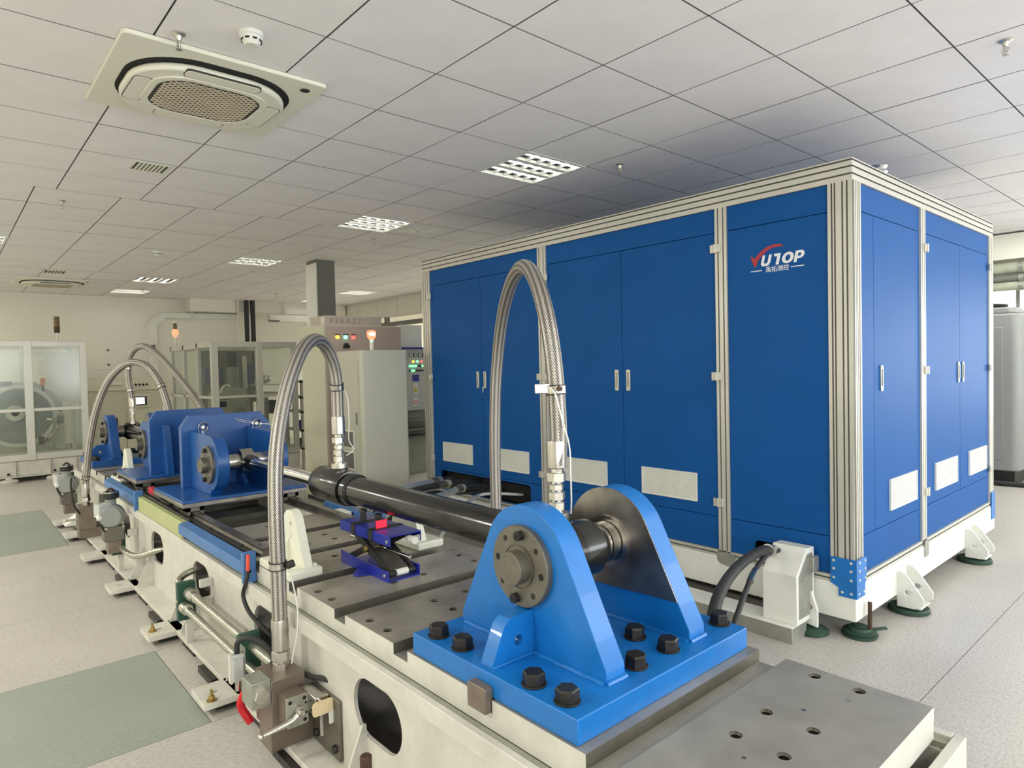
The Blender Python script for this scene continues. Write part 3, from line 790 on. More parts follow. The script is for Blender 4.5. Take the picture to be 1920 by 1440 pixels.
# ------------------------------------------------------------------ hydraulic cylinders
CX = 1.525
def cylinder(anchor_y, s, y_barrel, y_collar, y_rod, y_eye, label, loc):
    """s=+1: barrel runs from anchor towards +y"""
    t = thing('hydraulic_cylinder', label, 'hydraulic cylinder', loc, 'hydraulic cylinders along the bed')
    A = anchor_y; d = (0, s, 0); z = LUGC
    # clevis eye boss about the pin
    G().lathe((1.452, A, z), (1, 0, 0), [(0, .060), (.020, .076), (.036, .090), (.118, .090), (.130, .078), (.150, .074)], 36).build('eye_boss', M_BLACK, t)
    G().cyl((1.372, A, z), (1.453, A, z), .062, 32).build('spacer_sleeve', M_BRUSH, t)
    G().lathe((1.600, A, z), (1, 0, 0), [(0, .060), (.028, .060), (.030, .066), (.078, .066)], 36).build('pin_sleeve', M_NICKEL, t)
    G().lathe((CX, A + s * .03, z), d, [(0, .055), (.03, .062), (.06, .067), (y_barrel, .067)], 40).build('barrel', M_BLACK, t)
    yb = A + s * (.03 + y_barrel)
    G().lathe((CX, yb - s * .01, z), d, [(0, .067), (.008, .078), (.045, .080), (.055, .072), (.066, .072), (.068, .086), (.078, .0885), (.365, .0885), (.378, .084), (.378, .040)], 44).build('end_collar', M_BLACK, t)
    yc = yb + s * .18
    G().cyl((CX, yc, z + .075), (CX, yc, z + .094), .045, 24, ch=.003).build('port_boss', M_BLACK, t)
    G().cyl((CX, yb + s * .30, z), (CX, y_rod, z), .035, 32).build('piston_rod', M_CHROME, t)
    # rod eye
    G().lathe((CX, y_rod - s * .10, z), d, [(0, .036), (.03, .046), (.10, .050), (.14, .036)], 28).build('rod_end', M_BLACK, t)
    G().lathe((CX - .048, y_eye, z), (1, 0, 0), [(0, .055), (.008, .082), (.088, .082), (.096, .055)], 36).build('rod_eye', M_NICKEL, t)
    G().cyl((1.372, y_eye, z), (CX - .048, y_eye, z), .052, 28).build('eye_spacer', M_NICKEL, t)
    G().cyl((CX + .048, y_eye, z), (1.677, y_eye, z), .052, 28).build('eye_spacer', M_NICKEL, t)
    G().cyl((CX, A + s * .115, z + .06), (CX, A + s * .115, z + .082), .034, 22, ch=.002).build('port_boss', M_BLACK, t)
    return yc
P1 = cylinder(1.4375, 1, 1.44, 0, 4.36, 4.45, 'black hydraulic cylinder with bright rod, lying over the near half of the bed', (CX, 2.5, LUGC - .09))
P2 = cylinder(7.843, -1, 1.30, 0, 6.30, 6.22, 'black hydraulic cylinder behind the blue carriages at the far half of the bed', (CX, 7.0, LUGC - .09))

# ------------------------------------------------------------------ carriages
def carriage(y0, s, label, loc, near):
    """s=-1: lugs face the camera. y0 = lug-side edge of the base"""
    t = thing('rail_carriage', label, 'carriage', loc, 'blue carriages on the guide rails')
    def Y(v): return y0 - s * v
    def B(x0, x1, a, b, z0, z1): return G().box(x0, x1, min(Y(a), Y(b)), max(Y(a), Y(b)), z0, z1)
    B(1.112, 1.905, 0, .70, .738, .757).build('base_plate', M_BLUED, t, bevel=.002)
    B(1.108, 1.909, -.004, .704, .712, .738).build('steel_plate', M_BRUSH, t, bevel=.003)
    for xc in (1.19, 1.81):
        for a in (.03, .50):
            b = B(xc - .05, xc - .027, a, a + .17, .660, .712).box(xc + .027, xc + .05, min(Y(a), Y(a + .17)), max(Y(a), Y(a + .17)), .660, .712).box(xc - .05, xc + .05, min(Y(a), Y(a + .17)), max(Y(a), Y(a + .17)), .681, .712)
            b.build('guide_block', M_FLANGE, t, smooth=False)
    # upright plate with chamfered top corners
    X0, X1, ZT = 1.245, 1.86, 1.252
    a, b = sorted((Y(.50), Y(.56)))
    G().prism([(X0, .757), (X1, .757), (X1, ZT - .09), (X1 - .07, ZT), (X0 + .055, ZT), (X0, ZT - .075)], 'y', a, b).build('upright_plate', M_BLUED, t, bevel=.003)
    for x0, x1 in ((1.300, 1.372), (1.677, 1.750)):
        yl = .09; pts = []
        pts = [(Y(.51), .757), (Y(.02), .757)]
        arc = circ(0, 0, .172, 18, -PI / 2, PI / 2, True)
        pts = [(Y(.51), .757), (Y(yl), .757)] + [(Y(yl - p), LUGC + .01 + q * 1.0) for p, q in circ(0, 0, .178, 22, -PI * .46, PI / 2, True)] + [(Y(.40), LUGC + .188), (Y(.51), LUGC + .20)]
        G().prism(pts, 'x', x0, x1).build('lug_plate', M_BLUED, t, bevel=.003)
    flange_cover(t, 1.300, Y(.09), LUGC)
    for x0 in (1.40, 1.60):   # low ribs between the lugs
        G().prism([(Y(.50), .757), (Y(.32), .757), (Y(.50), .90)], 'x', x0, x0 + .03).build('rib', M_BLUED, t)
    # back buttresses
    for x0 in (1.335, 1.72):
        G().prism([(Y(.56), .757), (Y(.69), .757), (Y(.60), 1.14), (Y(.56), 1.14)], 'x', x0, x0 + .05).build('buttress', M_BLUED, t, bevel=.002)
    if near:
        for x, z in ((1.385, 1.168), (1.755, 1.168)):
            g = G(); g.tube([(x + .030 * math.cos(q), Y(.50) - s * 0 + (-.012 if s > 0 else -.012), z + .030 * math.sin(q)) for q in [i * PI / 12 for i in range(25)]], .0062, 8)
            g.cyl((x, Y(.50), z - .0), (x, Y(.50) - .010, z), .012, 12)
            g.build('eye_bolt', M_CHROME, t)
    for x in (1.16, 1.50, 1.86):
        G().cyl((x, Y(.05), .757), (x, Y(.05), .7595), .010, 14).build('cap_screw', M_BOLT, t)
    return t
carriage(4.36, -1, 'near blue sliding carriage holding the bright piston rod, eye bolts on its upright plate', (1.5, 4.7, .68), True)
carriage(6.31, 1, 'far blue sliding carriage standing behind the near one', (1.5, 5.9, .68), False)
t = thing('steel_cord', 'thin pale cords stretched across the near carriage plate from its right eye bolt', 'cord', (1.75, 4.8, 1.17))
G().tube([(1.60, 4.845, 1.215), (1.755, 4.838, 1.172), (1.855, 4.80, 1.150)], .0018, 6).build('cord', M_WHITE, t)
G().tube([(1.61, 4.845, 1.20), (1.755, 4.838, 1.160), (1.855, 4.80, 1.165)], .0018, 6).build('cord', M_WHITE, t)
t = thing('rubber_buffer', 'small red buffer block between the two blue carriages', 'buffer', (1.14, 5.2, .66))
G().box(1.118, 1.155, 5.14, 5.27, .69, .735).build('buffer_pad', M_RED, t, bevel=.003)
G().box(1.12, 1.15, 5.07, 5.14, .70, .728).build('buffer_stem', M_BRUSH, t)

# ------------------------------------------------------------------ white cast brackets
def cast_bracket(fx, fy, label, group='white cast brackets beside the cylinders', bolt=False):
    """fx mirror in x about 1.5105, fy mirror in y about 4.65"""
    X = (lambda x: 3.021 - x) if fx else (lambda x: x)
    Y = (lambda y: 9.30 - y) if fy else (lambda y: y)
    t = thing('cast_bracket', label, 'bracket', (X(1.18), Y(2.91), BZ), group)
    def bx(x0, x1, y0, y1, z0, z1): return G().box(min(X(x0), X(x1)), max(X(x0), X(x1)), min(Y(y0), Y(y1)), max(Y(y0), Y(y1)), z0, z1)
    bx(1.105, 1.262, 2.735, 3.085, .6375, .677).build('base', M_WHITEC, t, bevel=.010, seg=3)
    hl, r, zc, yc = .150, .072, .842, 2.915
    d = math.hypot(hl, .677 - zc); th = math.atan2(.677 - zc, hl); ac = math.acos(r / d); a1 = th + ac
    o = [(Y(yc - hl), .672), (Y(yc + hl), .672)] + [(Y(p), q) for p, q in circ(yc, zc, r, 18, a1, PI - a1, True)]
    a, b = sorted((X(1.188), X(1.228)))
    G().plate(o, [circ(Y(2.905), .852, .011, 14)], 'x', a, b).build('arched_plate', M_WHITEC, t, bevel=.005, seg=2)
    G().tube([(X(1.186), Y(2.915 + .016 * math.cos(q)), .808 + .018 * math.sin(q)) for q in [i * PI / 10 for i in range(4, 17)]], .005, 8).build('cast_mark', M_WHITEC, t)
    G().prism([(X(1.19), .675), (X(1.118), .675), (X(1.122), .70), (X(1.165), .765), (X(1.19), .785)], 'y', min(Y(2.925), Y(2.955)), max(Y(2.925), Y(2.955))).build('rib', M_WHITEC, t, bevel=.005)
    G().tube([(X(1.24), Y(2.77), .682), (X(1.24), Y(3.06), .682)], .008, 8).build('fillet', M_WHITEC, t)
    if bolt:
        G().hexn((X(1.135), Y(2.80), .677), (X(1.135), Y(2.80), .70), .034).build('bolt_head', M_BOLT, t)
        G().hexn((X(1.135), Y(2.98), .677), (X(1.135), Y(2.98), .70), .034).build('bolt_head', M_BOLT, t)
    else:
        G().hexn((X(1.24), Y(2.99), .677), (X(1.24), Y(2.99), .697), .03).build('bolt_head', M_BOLT, t)
    return t
cast_bracket(False, False, 'white cast arch bracket just right of the big near hose')
cast_bracket(True, False, 'white cast arch bracket under the black barrel, beyond the blue scissor jack')
cast_bracket(False, True, 'small white cast bracket with black bolts in front of the far blue anchor', bolt=True)

# ------------------------------------------------------------------ scissor jack under the barrel
t = thing('scissor_jack', 'blue scissor jack propping up the black cylinder barrel, red reflector on top', 'scissor jack', (1.5, 2.64, BZ))
g = G().box(1.410, 1.570, 2.43, 2.86, .637, .642); g.build('base_pan', M_JACK, t, bevel=.001)
G().prism([(2.43, .640), (2.86, .640), (2.86, .697), (2.66, .684), (2.43, .684)], 'x', 1.410, 1.4145).build('base_wall', M_JACK, t, bevel=.001)
G().prism([(2.43, .640), (2.86, .640), (2.86, .697), (2.66, .684), (2.43, .684)], 'x', 1.5655, 1.570).build('base_wall', M_JACK, t, bevel=.001)
for s in (-1, 1):
    xs_ = 1.41 if s < 0 else 1.57
    G().prism([(xs_, 2.58), (xs_ + s * .05, 2.595), (xs_ + s * .062, 2.62), (xs_ + s * .05, 2.65), (xs_, 2.70)], 'z', .6375, .643).build('base_foot', M_JACK, t, bevel=.0015)
G().cyl((1.425, 2.455, .664), (1.555, 2.455, .664), .013, 16).build('roller', M_BLACKM, t)
G().cyl((1.462, 2.455, .664), (1.52, 2.455, .664), .0145, 16).build('roller_sleeve', M_WHITE, t)
for x in (1.4085, 1.5715):
    G().hexn((x, 2.455, .664), (x + (-.005 if x < 1.5 else .005), 2.455, .664), .016).build('pivot_bolt', M_CHROME, t)
# X arms: two outer from front bottom to back top, two inner opposite
def arm(x0, x1, ya, za, yb, zb, nm='scissor_arm'):
    d = Vector((0, yb - ya, zb - za)); c = Vector(((x0 + x1) / 2, (ya + yb) / 2, (za + zb) / 2))
    G().obox(c, (d.length + .02, .030, x1 - x0), d, (0, -d.z, d.y)).build(nm, M_BLACKM, t, bevel=.001)
arm(1.428, 1.434, 2.46, .667, 2.80, .812); arm(1.546, 1.552, 2.46, .667, 2.80, .812)
arm(1.440, 1.446, 2.82, .667, 2.50, .812); arm(1.534, 1.540, 2.82, .667, 2.50, .812)
G().obox((1.49, 2.63, .739), (.35, .004, .09), (0, .34, .145), (0, -.145, .34)).build('arm_web', M_FLANGE, t)
G().cyl((1.43, 2.64, .74), (1.55, 2.64, .74), .012, 16).build('screw_nut', M_BRASS, t)
G().hexn((1.428, 2.64, .74), (1.415, 2.64, .74), .026).build('pivot_bolt', M_BRASS, t)
G().cyl((1.49, 2.38, .742), (1.49, 2.90, .742), .008, 12).build('lead_screw', M_NICKEL, t)
# top channel
G().box(1.425, 1.585, 2.435, 2.89, .826, .831).build('top_plate', M_JACK, t, bevel=.001)
G().box(1.425, 1.430, 2.435, 2.89, .786, .828).build('top_wall', M_JACK, t, bevel=.001)
G().box(1.580, 1.585, 2.435, 2.89, .786, .828).build('top_wall', M_JACK, t, bevel=.001)
G().box(1.52, 1.575, 2.431, 2.436, .790, .815).build('end_clip', M_GALV, t)
G().cyl((1.53, 2.40, .803), (1.53, 2.45, .803), .016, 14).build('end_roller', M_WHITE, t)
G().hexn((1.4245, 2.455, .806), (1.419, 2.455, .806), .015).build('pivot_bolt', M_CHROME, t)
for y in (2.60, 2.76):
    G().box(1.4225, 1.4248, y - .02, y + .02, .784, .833).build('rubber_pad', M_BLACKM, t)
    G().box(1.4225, 1.5875, y - .02, y + .02, .831, .8335).build('rubber_pad', M_BLACKM, t)
G().box(1.452, 1.505, 2.592, 2.597, .834, .868).build('reflector', mat('reflector_red_glow', srgb(238, 30, 60), .3, emit=(1, .03, .08), estr=.5), t)  # faint emission stands in for the reflector's glint
for y in (2.66, 2.80):
    G().cyl((1.50, y, .831), (1.50, y, .874), .015, 16).build('saddle_post', M_BLACKM, t)
    G().cyl((1.50, y, .872), (1.50, y, .884), .021, 16, r1=.017).build('saddle_cap', M_BLACKM, t)

# ------------------------------------------------------------------ braided hoses
def fitting_stack(t, x, y, z0):
    """hex adaptors from the port upward; returns z of the ferrule foot"""
    G().ring((x, y, z0), (x, y, z0 + .026), .020, .040, 28).build('clamp_ring', M_ZINC, t)
    G().cyl((x, y, z0), (x, y, z0 + .040), .022, 20).build('adaptor', M_CHROME, t)
    zz = z0 + .036
    for h, af, m in ((.026, .046, M_ZINC), (.007, 0, 0), (.026, .046, M_ZINC), (.006, 0, 0), (.020, .040, M_ZINC), (.009, 0, 0), (.030, .056, M_ZINC)):
        if af: G().hexn((x, y, zz), (x, y, zz + h), af, ch=.003, phase=random.choice((0, .12, .3))).build('hex_nut', m, t)
        else: G().cyl((x, y, zz), (x, y, zz + h), .018, 18).build('nipple', M_CHROME, t)
        zz += h
    G().cyl((x, y, zz), (x, y, zz + .014), .020, 18).build('nipple', M_CHROME, t)
    return zz + .012
def strap(t, p, d, r, tail=True):
    p = Vector(p); d = Vector(d).normalized(); x, y = G().frame(d)
    G().ring(p - d * .012, p + d * .012, r, r + .004, 28).build('hose_strap', M_NICKEL, t)
    for s in (-1, 1): G().ring(p + d * (s * .014) - d * .002, p + d * (s * .014) + d * .002, r, r + .0055, 24).build('tie_band', M_BLACKM, t)
def hose(label, pts, r, top_port, bottom, loc, straps=(), mat_=None, group='large braided steel hoses'):
    t = thing('braided_hose', label, 'hose', loc, group)
    path = cr_path(pts, 8)
    G().tube(path, r, 28, uvs=True).build('hose_body', mat_ or M_BRAID, t)
    if top_port:
        x, y, z = top_port
        zf = fitting_stack(t, x, y, z)
        G().lathe((x, y, zf), (0, 0, 1), [(0, r * .9), (.004, r * 1.12), (.085, r * 1.12), (.092, r * 1.06)], 30).build('ferrule', M_NICKEL, t)
    if bottom:
        x, y, z = bottom
        G().hexn((x, y, z), (x, y, z + .026), .056, phase=.1).build('hex_nut', M_ZINC, t)
        G().cyl((x, y, z + .026), (x, y, z + .034), .022, 18).build('nipple', M_CHROME, t)
        G().hexn((x, y, z + .034), (x, y, z + .072), .062, phase=.3).build('hex_nut', M_ZINC, t)
        G().lathe((x, y, z + .072), (0, 0, 1), [(0, r * .9), (.004, r * 1.12), (.118, r * 1.12), (.126, r * 1.06)], 30).build('ferrule', M_NICKEL, t)
    for i in straps:
        strap(t, path[i], path[i + 1] - path[i - 1], r)
    return t, path
XH = 1.527
h1, pth = hose('near braided hose arching from the lever valve block to the black cylinder collar',
     [(1.0, 2.585, .44), (1.0, 2.583, .575), (.998, 2.578, .773), (.996, 2.576, .988), (1.006, 2.586, 1.178), (1.038, 2.616, 1.323), (1.093, 2.669, 1.46), (1.161, 2.733, 1.571), (1.24, 2.809, 1.654), (1.336, 2.90, 1.690), (1.422, 2.982, 1.660), (1.489, 3.040, 1.575), (1.518, 3.070, 1.475), (XH, 3.085, 1.366), (XH, 3.087, 1.23)],
     .030, (XH, 3.087, 1.046), (1.0, 2.585, .357), (1.2, 2.8, .36), straps=(16, 97))
# wire hanging from the lower strap, and black plug on it
t = h1
G().tube(cr_path([(1.03, 2.562, .775), (1.042, 2.545, .70), (1.052, 2.53, .60), (1.05, 2.535, .50), (1.035, 2.55, .40), (1.03, 2.55, .375)]), .0028, 6).build('earth_wire', M_WHITE, t)
G().cyl((1.022, 2.548, .772), (1.048, 2.536, .782), .015, 14, ch=.002).build('strap_screw', M_BLACKM, t)
G().tube(cr_path([(1.545, 3.07, 1.475), (1.565, 3.05, 1.40), (1.57, 3.05, 1.28), (1.566, 3.05, 1.19), (1.585, 3.04, 1.14), (1.555, 3.06, 1.11)]), .0022, 6).build('earth_wire', M_WHITE, t)
h2, pth = hose('tallest braided hose, rising behind the near blue anchor before the blue enclosure',
     [(1.533, 1.523, 1.215), (1.541, 1.527, 1.308), (1.545, 1.534, 1.413), (1.552, 1.553, 1.555), (1.576, 1.604, 1.702), (1.635, 1.704, 1.825), (1.728, 1.852, 1.917), (1.823, 2.009, 1.948), (1.937, 2.2, 1.906), (2.038, 2.374, 1.791), (2.111, 2.502, 1.617), (2.151, 2.579, 1.401), (2.17, 2.617, 1.094), (2.171, 2.62, .828), (2.167, 2.617, .48)],
     .029, (1.531, 1.53, 1.034), (2.167, 2.617, .36), (1.53, 1.53, 1.0), straps=(19,))
t = h2
G().obox((1.506, 1.556, 1.470), (.060, .032, .006), (.78, -.62, 0), (0, 0, 1)).build('strap_bracket', M_NICKEL, t, bevel=.002)
G().cyl((1.532, 1.512, 1.470), (1.520, 1.495, 1.470), .009, 12).build('strap_screw', M_RUST, t)
G().tube(cr_path([(1.500, 1.53, 1.478), (1.508, 1.505, 1.452), (1.525, 1.49, 1.36), (1.553, 1.49, 1.28), (1.562, 1.495, 1.18), (1.568, 1.50, 1.10), (1.575, 1.51, 1.05)]), .0026, 6).build('earth_wire', M_WHITE, t)
h3, pth = hose('lower of the two far braided arches, rising from the far valve block',
     [(.995, 7.11, .44), (.993, 7.11, .55), (1.009, 7.085, .685), (1.033, 7.047, .931), (1.081, 6.969, 1.224), (1.153, 6.852, 1.465), (1.238, 6.714, 1.606), (1.319, 6.583, 1.655), (1.397, 6.458, 1.615), (1.455, 6.363, 1.504), (1.492, 6.304, 1.363), (1.517, 6.27, 1.223)],
     .030, (1.52, 6.333, 1.046), (.995, 7.11, .357), (1.0, 7.1, .36), straps=(12, 76))
h4, pth = hose('higher of the two far braided arches, sloping down right behind the carriages',
     [(1.525, 7.73, 1.22), (1.520, 7.745, 1.33), (1.505, 7.77, 1.558), (1.53, 7.742, 1.751), (1.605, 7.614, 1.835), (1.692, 7.465, 1.77), (1.794, 7.292, 1.602), (1.893, 7.123, 1.41), (1.965, 7.001, 1.24), (2.05, 6.86, .98), (2.12, 6.76, .70), (2.15, 6.72, .45)],
     .031, (1.525, 7.728, 1.034), (2.15, 6.72, .33), (1.52, 7.7, 1.0), straps=(10, 18))

# ------------------------------------------------------------------ lever valve block at the near left
t = thing('valve_block', 'brown manifold block with silver lever valve at the foot of the near hose', 'valve block', (1.0, 2.55, .06))
G().box(.922, 1.057, 2.49, 2.66, .150, .357).build('manifold', M_BROWN, t, bevel=.003)
G().box(.925, 1.10, 2.52, 2.64, .062, .150).build('mount_foot', M_BROWN, t, bevel=.003)
G().box(1.090, 1.1045, 2.27, 2.50, .068, .30).build('mount_plate', M_FLANGE, t, bevel=.004)
for y in (2.30, 2.46): G().hexn((1.090, y, .11), (1.075, y, .11), .026).build('bolt_head', M_BOLT, t)
G().box(.848, .921, 2.492, 2.60, .268, .368).build('plug_block', M_GALV, t, bevel=.002)
G().hexn((.884, 2.492, .318), (.884, 2.474, .318), .054, ch=.004, phase=.2).build('hex_plug', M_ZINC, t)
G().box(.945, 1.026, 2.405, 2.49, .200, .312).build('lever_body', M_BROWN, t, bevel=.002)
G().prism(rrect(.942, 1.028, .198, .314, .008, 3), 'y', 2.398, 2.405).build('face_plate', M_GALV, t, bevel=.001)
for x, z in ((.957, .296), (1.013, .298), (.957, .217), (1.013, .215), (1.019, .278), (1.019, .240)):
    G().cyl((x, 2.3975, z), (x, 2.3995, z), .0075 if z not in (.278, .240) else .005, 14).build('screw_hole', M_DARK, t)
G().cyl((.990, 2.398, .258), (.990, 2.375, .258), .019, 18, ch=.003).build('lever_hub', M_NICKEL, t)
G().hexn((.990, 2.375, .258), (.990, 2.366, .258), .022).build('hub_nut', M_CHROME, t)
g = G().tube([(.980, 2.380, .250), (.960, 2.382, .236), (.935, 2.385, .229), (.895, 2.385, .224), (.845, 2.385, .219)], [.012, .011, .011, .011, .007], 12)
g.sphere((.840, 2.385, .2185), .0115, 12); g.build('lever', M_ZINC, t)
G().box(1.028, 1.083, 2.335, 2.47, .238, .312).build('solenoid_coil', M_NICKEL, t, bevel=.004)
G().cyl((1.030, 2.335, .262), (1.030, 2.318, .262), .009, 12).build('solenoid_pin', M_CHROME, t)
G().cyl((1.045, 2.335, .300), (1.045, 2.318, .300), .007, 12).build('solenoid_pin', M_CHROME, t)
G().prism(rrect(1.006, 1.088, .254, .308, .012, 4), 'y', 2.310, 2.313).build('paper_tag', M_TAG, t)
G().prism(rrect(1.072, 1.090, .205, .262, .006, 3), 'y', 2.315, 2.318).build('spare_tag', M_WHITE, t)
G().box(1.082, 1.090, 2.41, 2.42, .115, .235).build('drain_tube', M_CREAM, t)
cabp = cr_path([(1.06, 2.53, .335), (1.085, 2.48, .325), (1.10, 2.42, .335), (1.125, 2.37, .325), (1.14, 2.345, .29), (1.125, 2.36, .262), (1.11, 2.40, .262)])
G().tube(cabp, .0105, 10).build('coil_cable', M_RUBBER, t)
# connector with red grip on the left
t = thing('ball_valve', 'small grey connector valve with a bent red grip left of the lever valve block', 'valve', (.885, 2.72, .1))
G().box(.862, .905, 2.735, 2.775, .285, .395).build('connector_body', M_LEDC, t, bevel=.003)
G().box(.858, .9075, 2.733, 2.777, .380, .392).build('connector_lid', M_LEDC, t, bevel=.002)
G().box(.906, .910, 2.730, 2.780, .24, .42).build('mount_strip', M_GALV, t)
G().box(.853, .862, 2.742, 2.768, .28, .40).build('label_side', M_CREAM, t)
G().cyl((.885, 2.75, .245), (.885, 2.75, .286), .013, 14).build('stem', M_NICKEL, t)
G().tube(cr_path([(.905, 2.70, .255), (.893, 2.705, .245), (.880, 2.71, .215), (.882, 2.71, .185), (.898, 2.70, .150), (.910, 2.695, .125)]), .0165, 12).build('red_grip', M_RED, t)
G().tube(cr_path([(.885, 2.755, .395), (.888, 2.75, .44), (.915, 2.72, .462), (.955, 2.68, .445), (.985, 2.64, .40), (.985, 2.62, .36)]), .011, 10).build('cable', M_RUBBER, t)
# pressure pipes between green clamps
t = thing('pressure_pipe', 'pair of plated pressure pipes in green clamps along the foot of the bed', 'pipes', (.98, 3.3, .06))
for (x, z, r_) in ((1.0, .345, .0225), (.972, .272, .020)):
    G().cyl((x, 2.66, z), (x, 3.96, z), r_, 18).build('pipe', M_PIPE, t)
    G().ring((x, 3.80, z), (x, 3.86, z), r_ * .9, r_ + .010, 22).build('pipe_nut', M_ZINC, t)
G().hexn((1.0, 3.74, .345), (1.0, 3.80, .345), .050).build('pipe_nut', M_NICKEL, t)
for y in (3.87, 2.90):
    G().box(.945, 1.035, y, y + .045, .195, .40).build('pipe_clamp', M_GREEN, t, bevel=.003)
    G().box(.985, 1.02, y + .008, y + .037, .06, .20).build('clamp_foot', M_CREAM, t)
    G().cyl((.94, y + .02, .30), (.945, y + .02, .30), .012, 12).build('clamp_bolt', M_ZINC, t)
G().tube(cr_path([(1.0, 3.95, .345), (.995, 4.02, .352), (1.005, 4.07, .365), (1.04, 4.085, .385), (1.10, 4.085, .40), (1.20, 4.085, .40)]), .019, 16).build('bent_pipe', M_PIPE, t)
for y, z in ((3.80, .375), (3.80, .275)):
    G().box(1.036, 1.105, y - .012, y + .012, z, z + .045).build('support_arm', M_CREAM, t, bevel=.005)
t = thing('return_pipe', 'bent silver pipe with a green clamp entering the oval opening below the pale green cover', 'pipe', (1.0, 5.6, .06))
G().tube(cr_path([(.985, 5.75, .27), (.985, 5.60, .265), (.990, 5.36, .262), (1.01, 5.20, .268), (1.05, 5.08, .295), (1.10, 5.02, .325), (1.20, 4.98, .34)]), .020, 16).build('bent_pipe', M_PIPE, t)
G().box(.945, 1.035, 5.66, 5.705, .19, .37).build('pipe_clamp', M_GREEN, t, bevel=.003)
G().box(1.036, 1.105, 5.58, 5.605, .335, .385).build('support_arm', M_CREAM, t, bevel=.006)
G().box(.985, 1.02, 5.665, 5.70, .06, .19).build('clamp_foot', M_CREAM, t)

# far valve cluster
def actuator(x, y, z, label, sc=1.0, face=(-.35, -.94, 0)):
    t = thing('motor_valve', label, 'valve', (x, y, z - .2), 'grey actuated valves along the far left of the bed')
    f = Vector(face).normalized()
    c = Vector((x, y, z))
    G().lathe(c - f * .06 * sc, f, [(0, .072 * sc), (.02 * sc, .083 * sc), (.09 * sc, .083 * sc), (.10 * sc, .074 * sc), (.118 * sc, .074 * sc), (.122 * sc, .068 * sc)], 32).build('motor_housing', M_MOTOR, t)
    G().obox(c + Vector((-.055 * sc, .02, .045 * sc)), (.085 * sc, .10 * sc, .10 * sc), (1, .2, 0), (0, 1, 0)).build('terminal_box', M_LEDC, t, bevel=.004)
    G().cyl(c + Vector((0, .02, .07 * sc)), c + Vector((0, .02, .125 * sc)), .035 * sc, 20).build('neck', M_MOTOR, t)
    G().cyl(c + Vector((0, .02, .125 * sc)), c + Vector((0, .02, .175 * sc)), .055 * sc, 24, ch=.008).build('hand_knob', M_BLACKM, t)
    G().ring(c + Vector((0, .02, .172 * sc)), c + Vector((0, .02, .178 * sc)), .030, .054 * sc, 24).build('knob_ring', M_CHROME, t)
    G().tube(cr_path([c + Vector((-.03, .02, .176 * sc)), c + Vector((0, .02, .20 * sc)), c + Vector((.03, .02, .176 * sc))]), .008, 8).build('knob_loop', M_RUST, t)
    G().cyl(c + Vector((-.10 * sc, -.02, 0)), c + Vector((-.07 * sc, -.02, 0)), .022, 16, ch=.004).build('cable_gland', M_WHITE, t)
    G().tube(cr_path([c + Vector((-.09 * sc, -.02, -.01)), c + Vector((-.075, -.03, -.06)), c + Vector((-.04, -.03, -.12)), c + Vector((.02, 0, -.16))]), .009, 8).build('cable', M_RUBBER, t)
    G().obox(c + Vector((.005, .02, -.13 * sc)), (.13 * sc, .12, .11), (1, 0, 0), (0, 1, 0)).build('valve_body', M_FLANGE, t, bevel=.006)
    G().obox(c + Vector((.01, .02, -.22)), (.09, .09, .12), (1, 0, 0), (0, 1, 0)).build('valve_foot', M_BROWN, t, bevel=.004)
    for dx in (-.05, .06): G().hexn(c + Vector((dx, -.05, -.08)), c + Vector((dx, -.065, -.08)), .018).build('bolt_head', M_ZINC, t)
    return t
actuator(.945, 5.62, .50, 'grey round-faced motor valve with a black hand knob at the foot of the far hose')
actuator(.90, 7.45, .52, 'farther grey bell-shaped motor valve left of the far hose', 1.0, (-.5, -.86, 0))
t = thing('valve_block', 'far brown manifold block under the left end of the far hose', 'valve block', (1.0, 7.1, .06))
G().box(.922, 1.057, 7.02, 7.20, .150, .357).build('manifold', M_BROWN, t, bevel=.003)
G().box(.925, 1.10, 7.05, 7.17, .062, .150).build('mount_foot', M_BROWN, t, bevel=.003)
G().cyl((.922, 7.08, .24), (.83, 7.08, .24), .010, 12).build('lever', M_ZINC, t)
G().sphere((.825, 7.08, .24), .016, 12).build('lever_knob', M_CREAM, t)
G().tube(cr_path([(.93, 7.02, .30), (.88, 6.95, .40), (.87, 7.0, .55), (.90, 7.2, .60)]), .009, 8).build('cable', M_RUBBER, t)
t = thing('warning_wedge', 'white folded wedge plate beside the far foot plates', 'wedge plate', (.93, 8.1, .06))
G().prism([(.90, .063), (1.03, .063), (1.03, .17), (.905, .075)], 'y', 7.72, 7.90).build('folded_plate', M_WHITE, t, bevel=.003)

# right side manifold under the tall hose legs
for y, lab in ((2.617, 'brown manifold block on the right side of the bed under the tall hose'), (6.72, 'far manifold block on the right side of the bed')):
    t = thing('valve_block', lab, 'valve block', (2.16, y, .06))
    G().box(2.09, 2.23, y - .09, y + .09, .14, .36 if y < 5 else .33).build('manifold', M_BROWN, t, bevel=.003)
    G().box(1.95, 2.21, y - .06, y + .06, .062, .14).build('mount_foot', M_BROWN, t, bevel=.003)

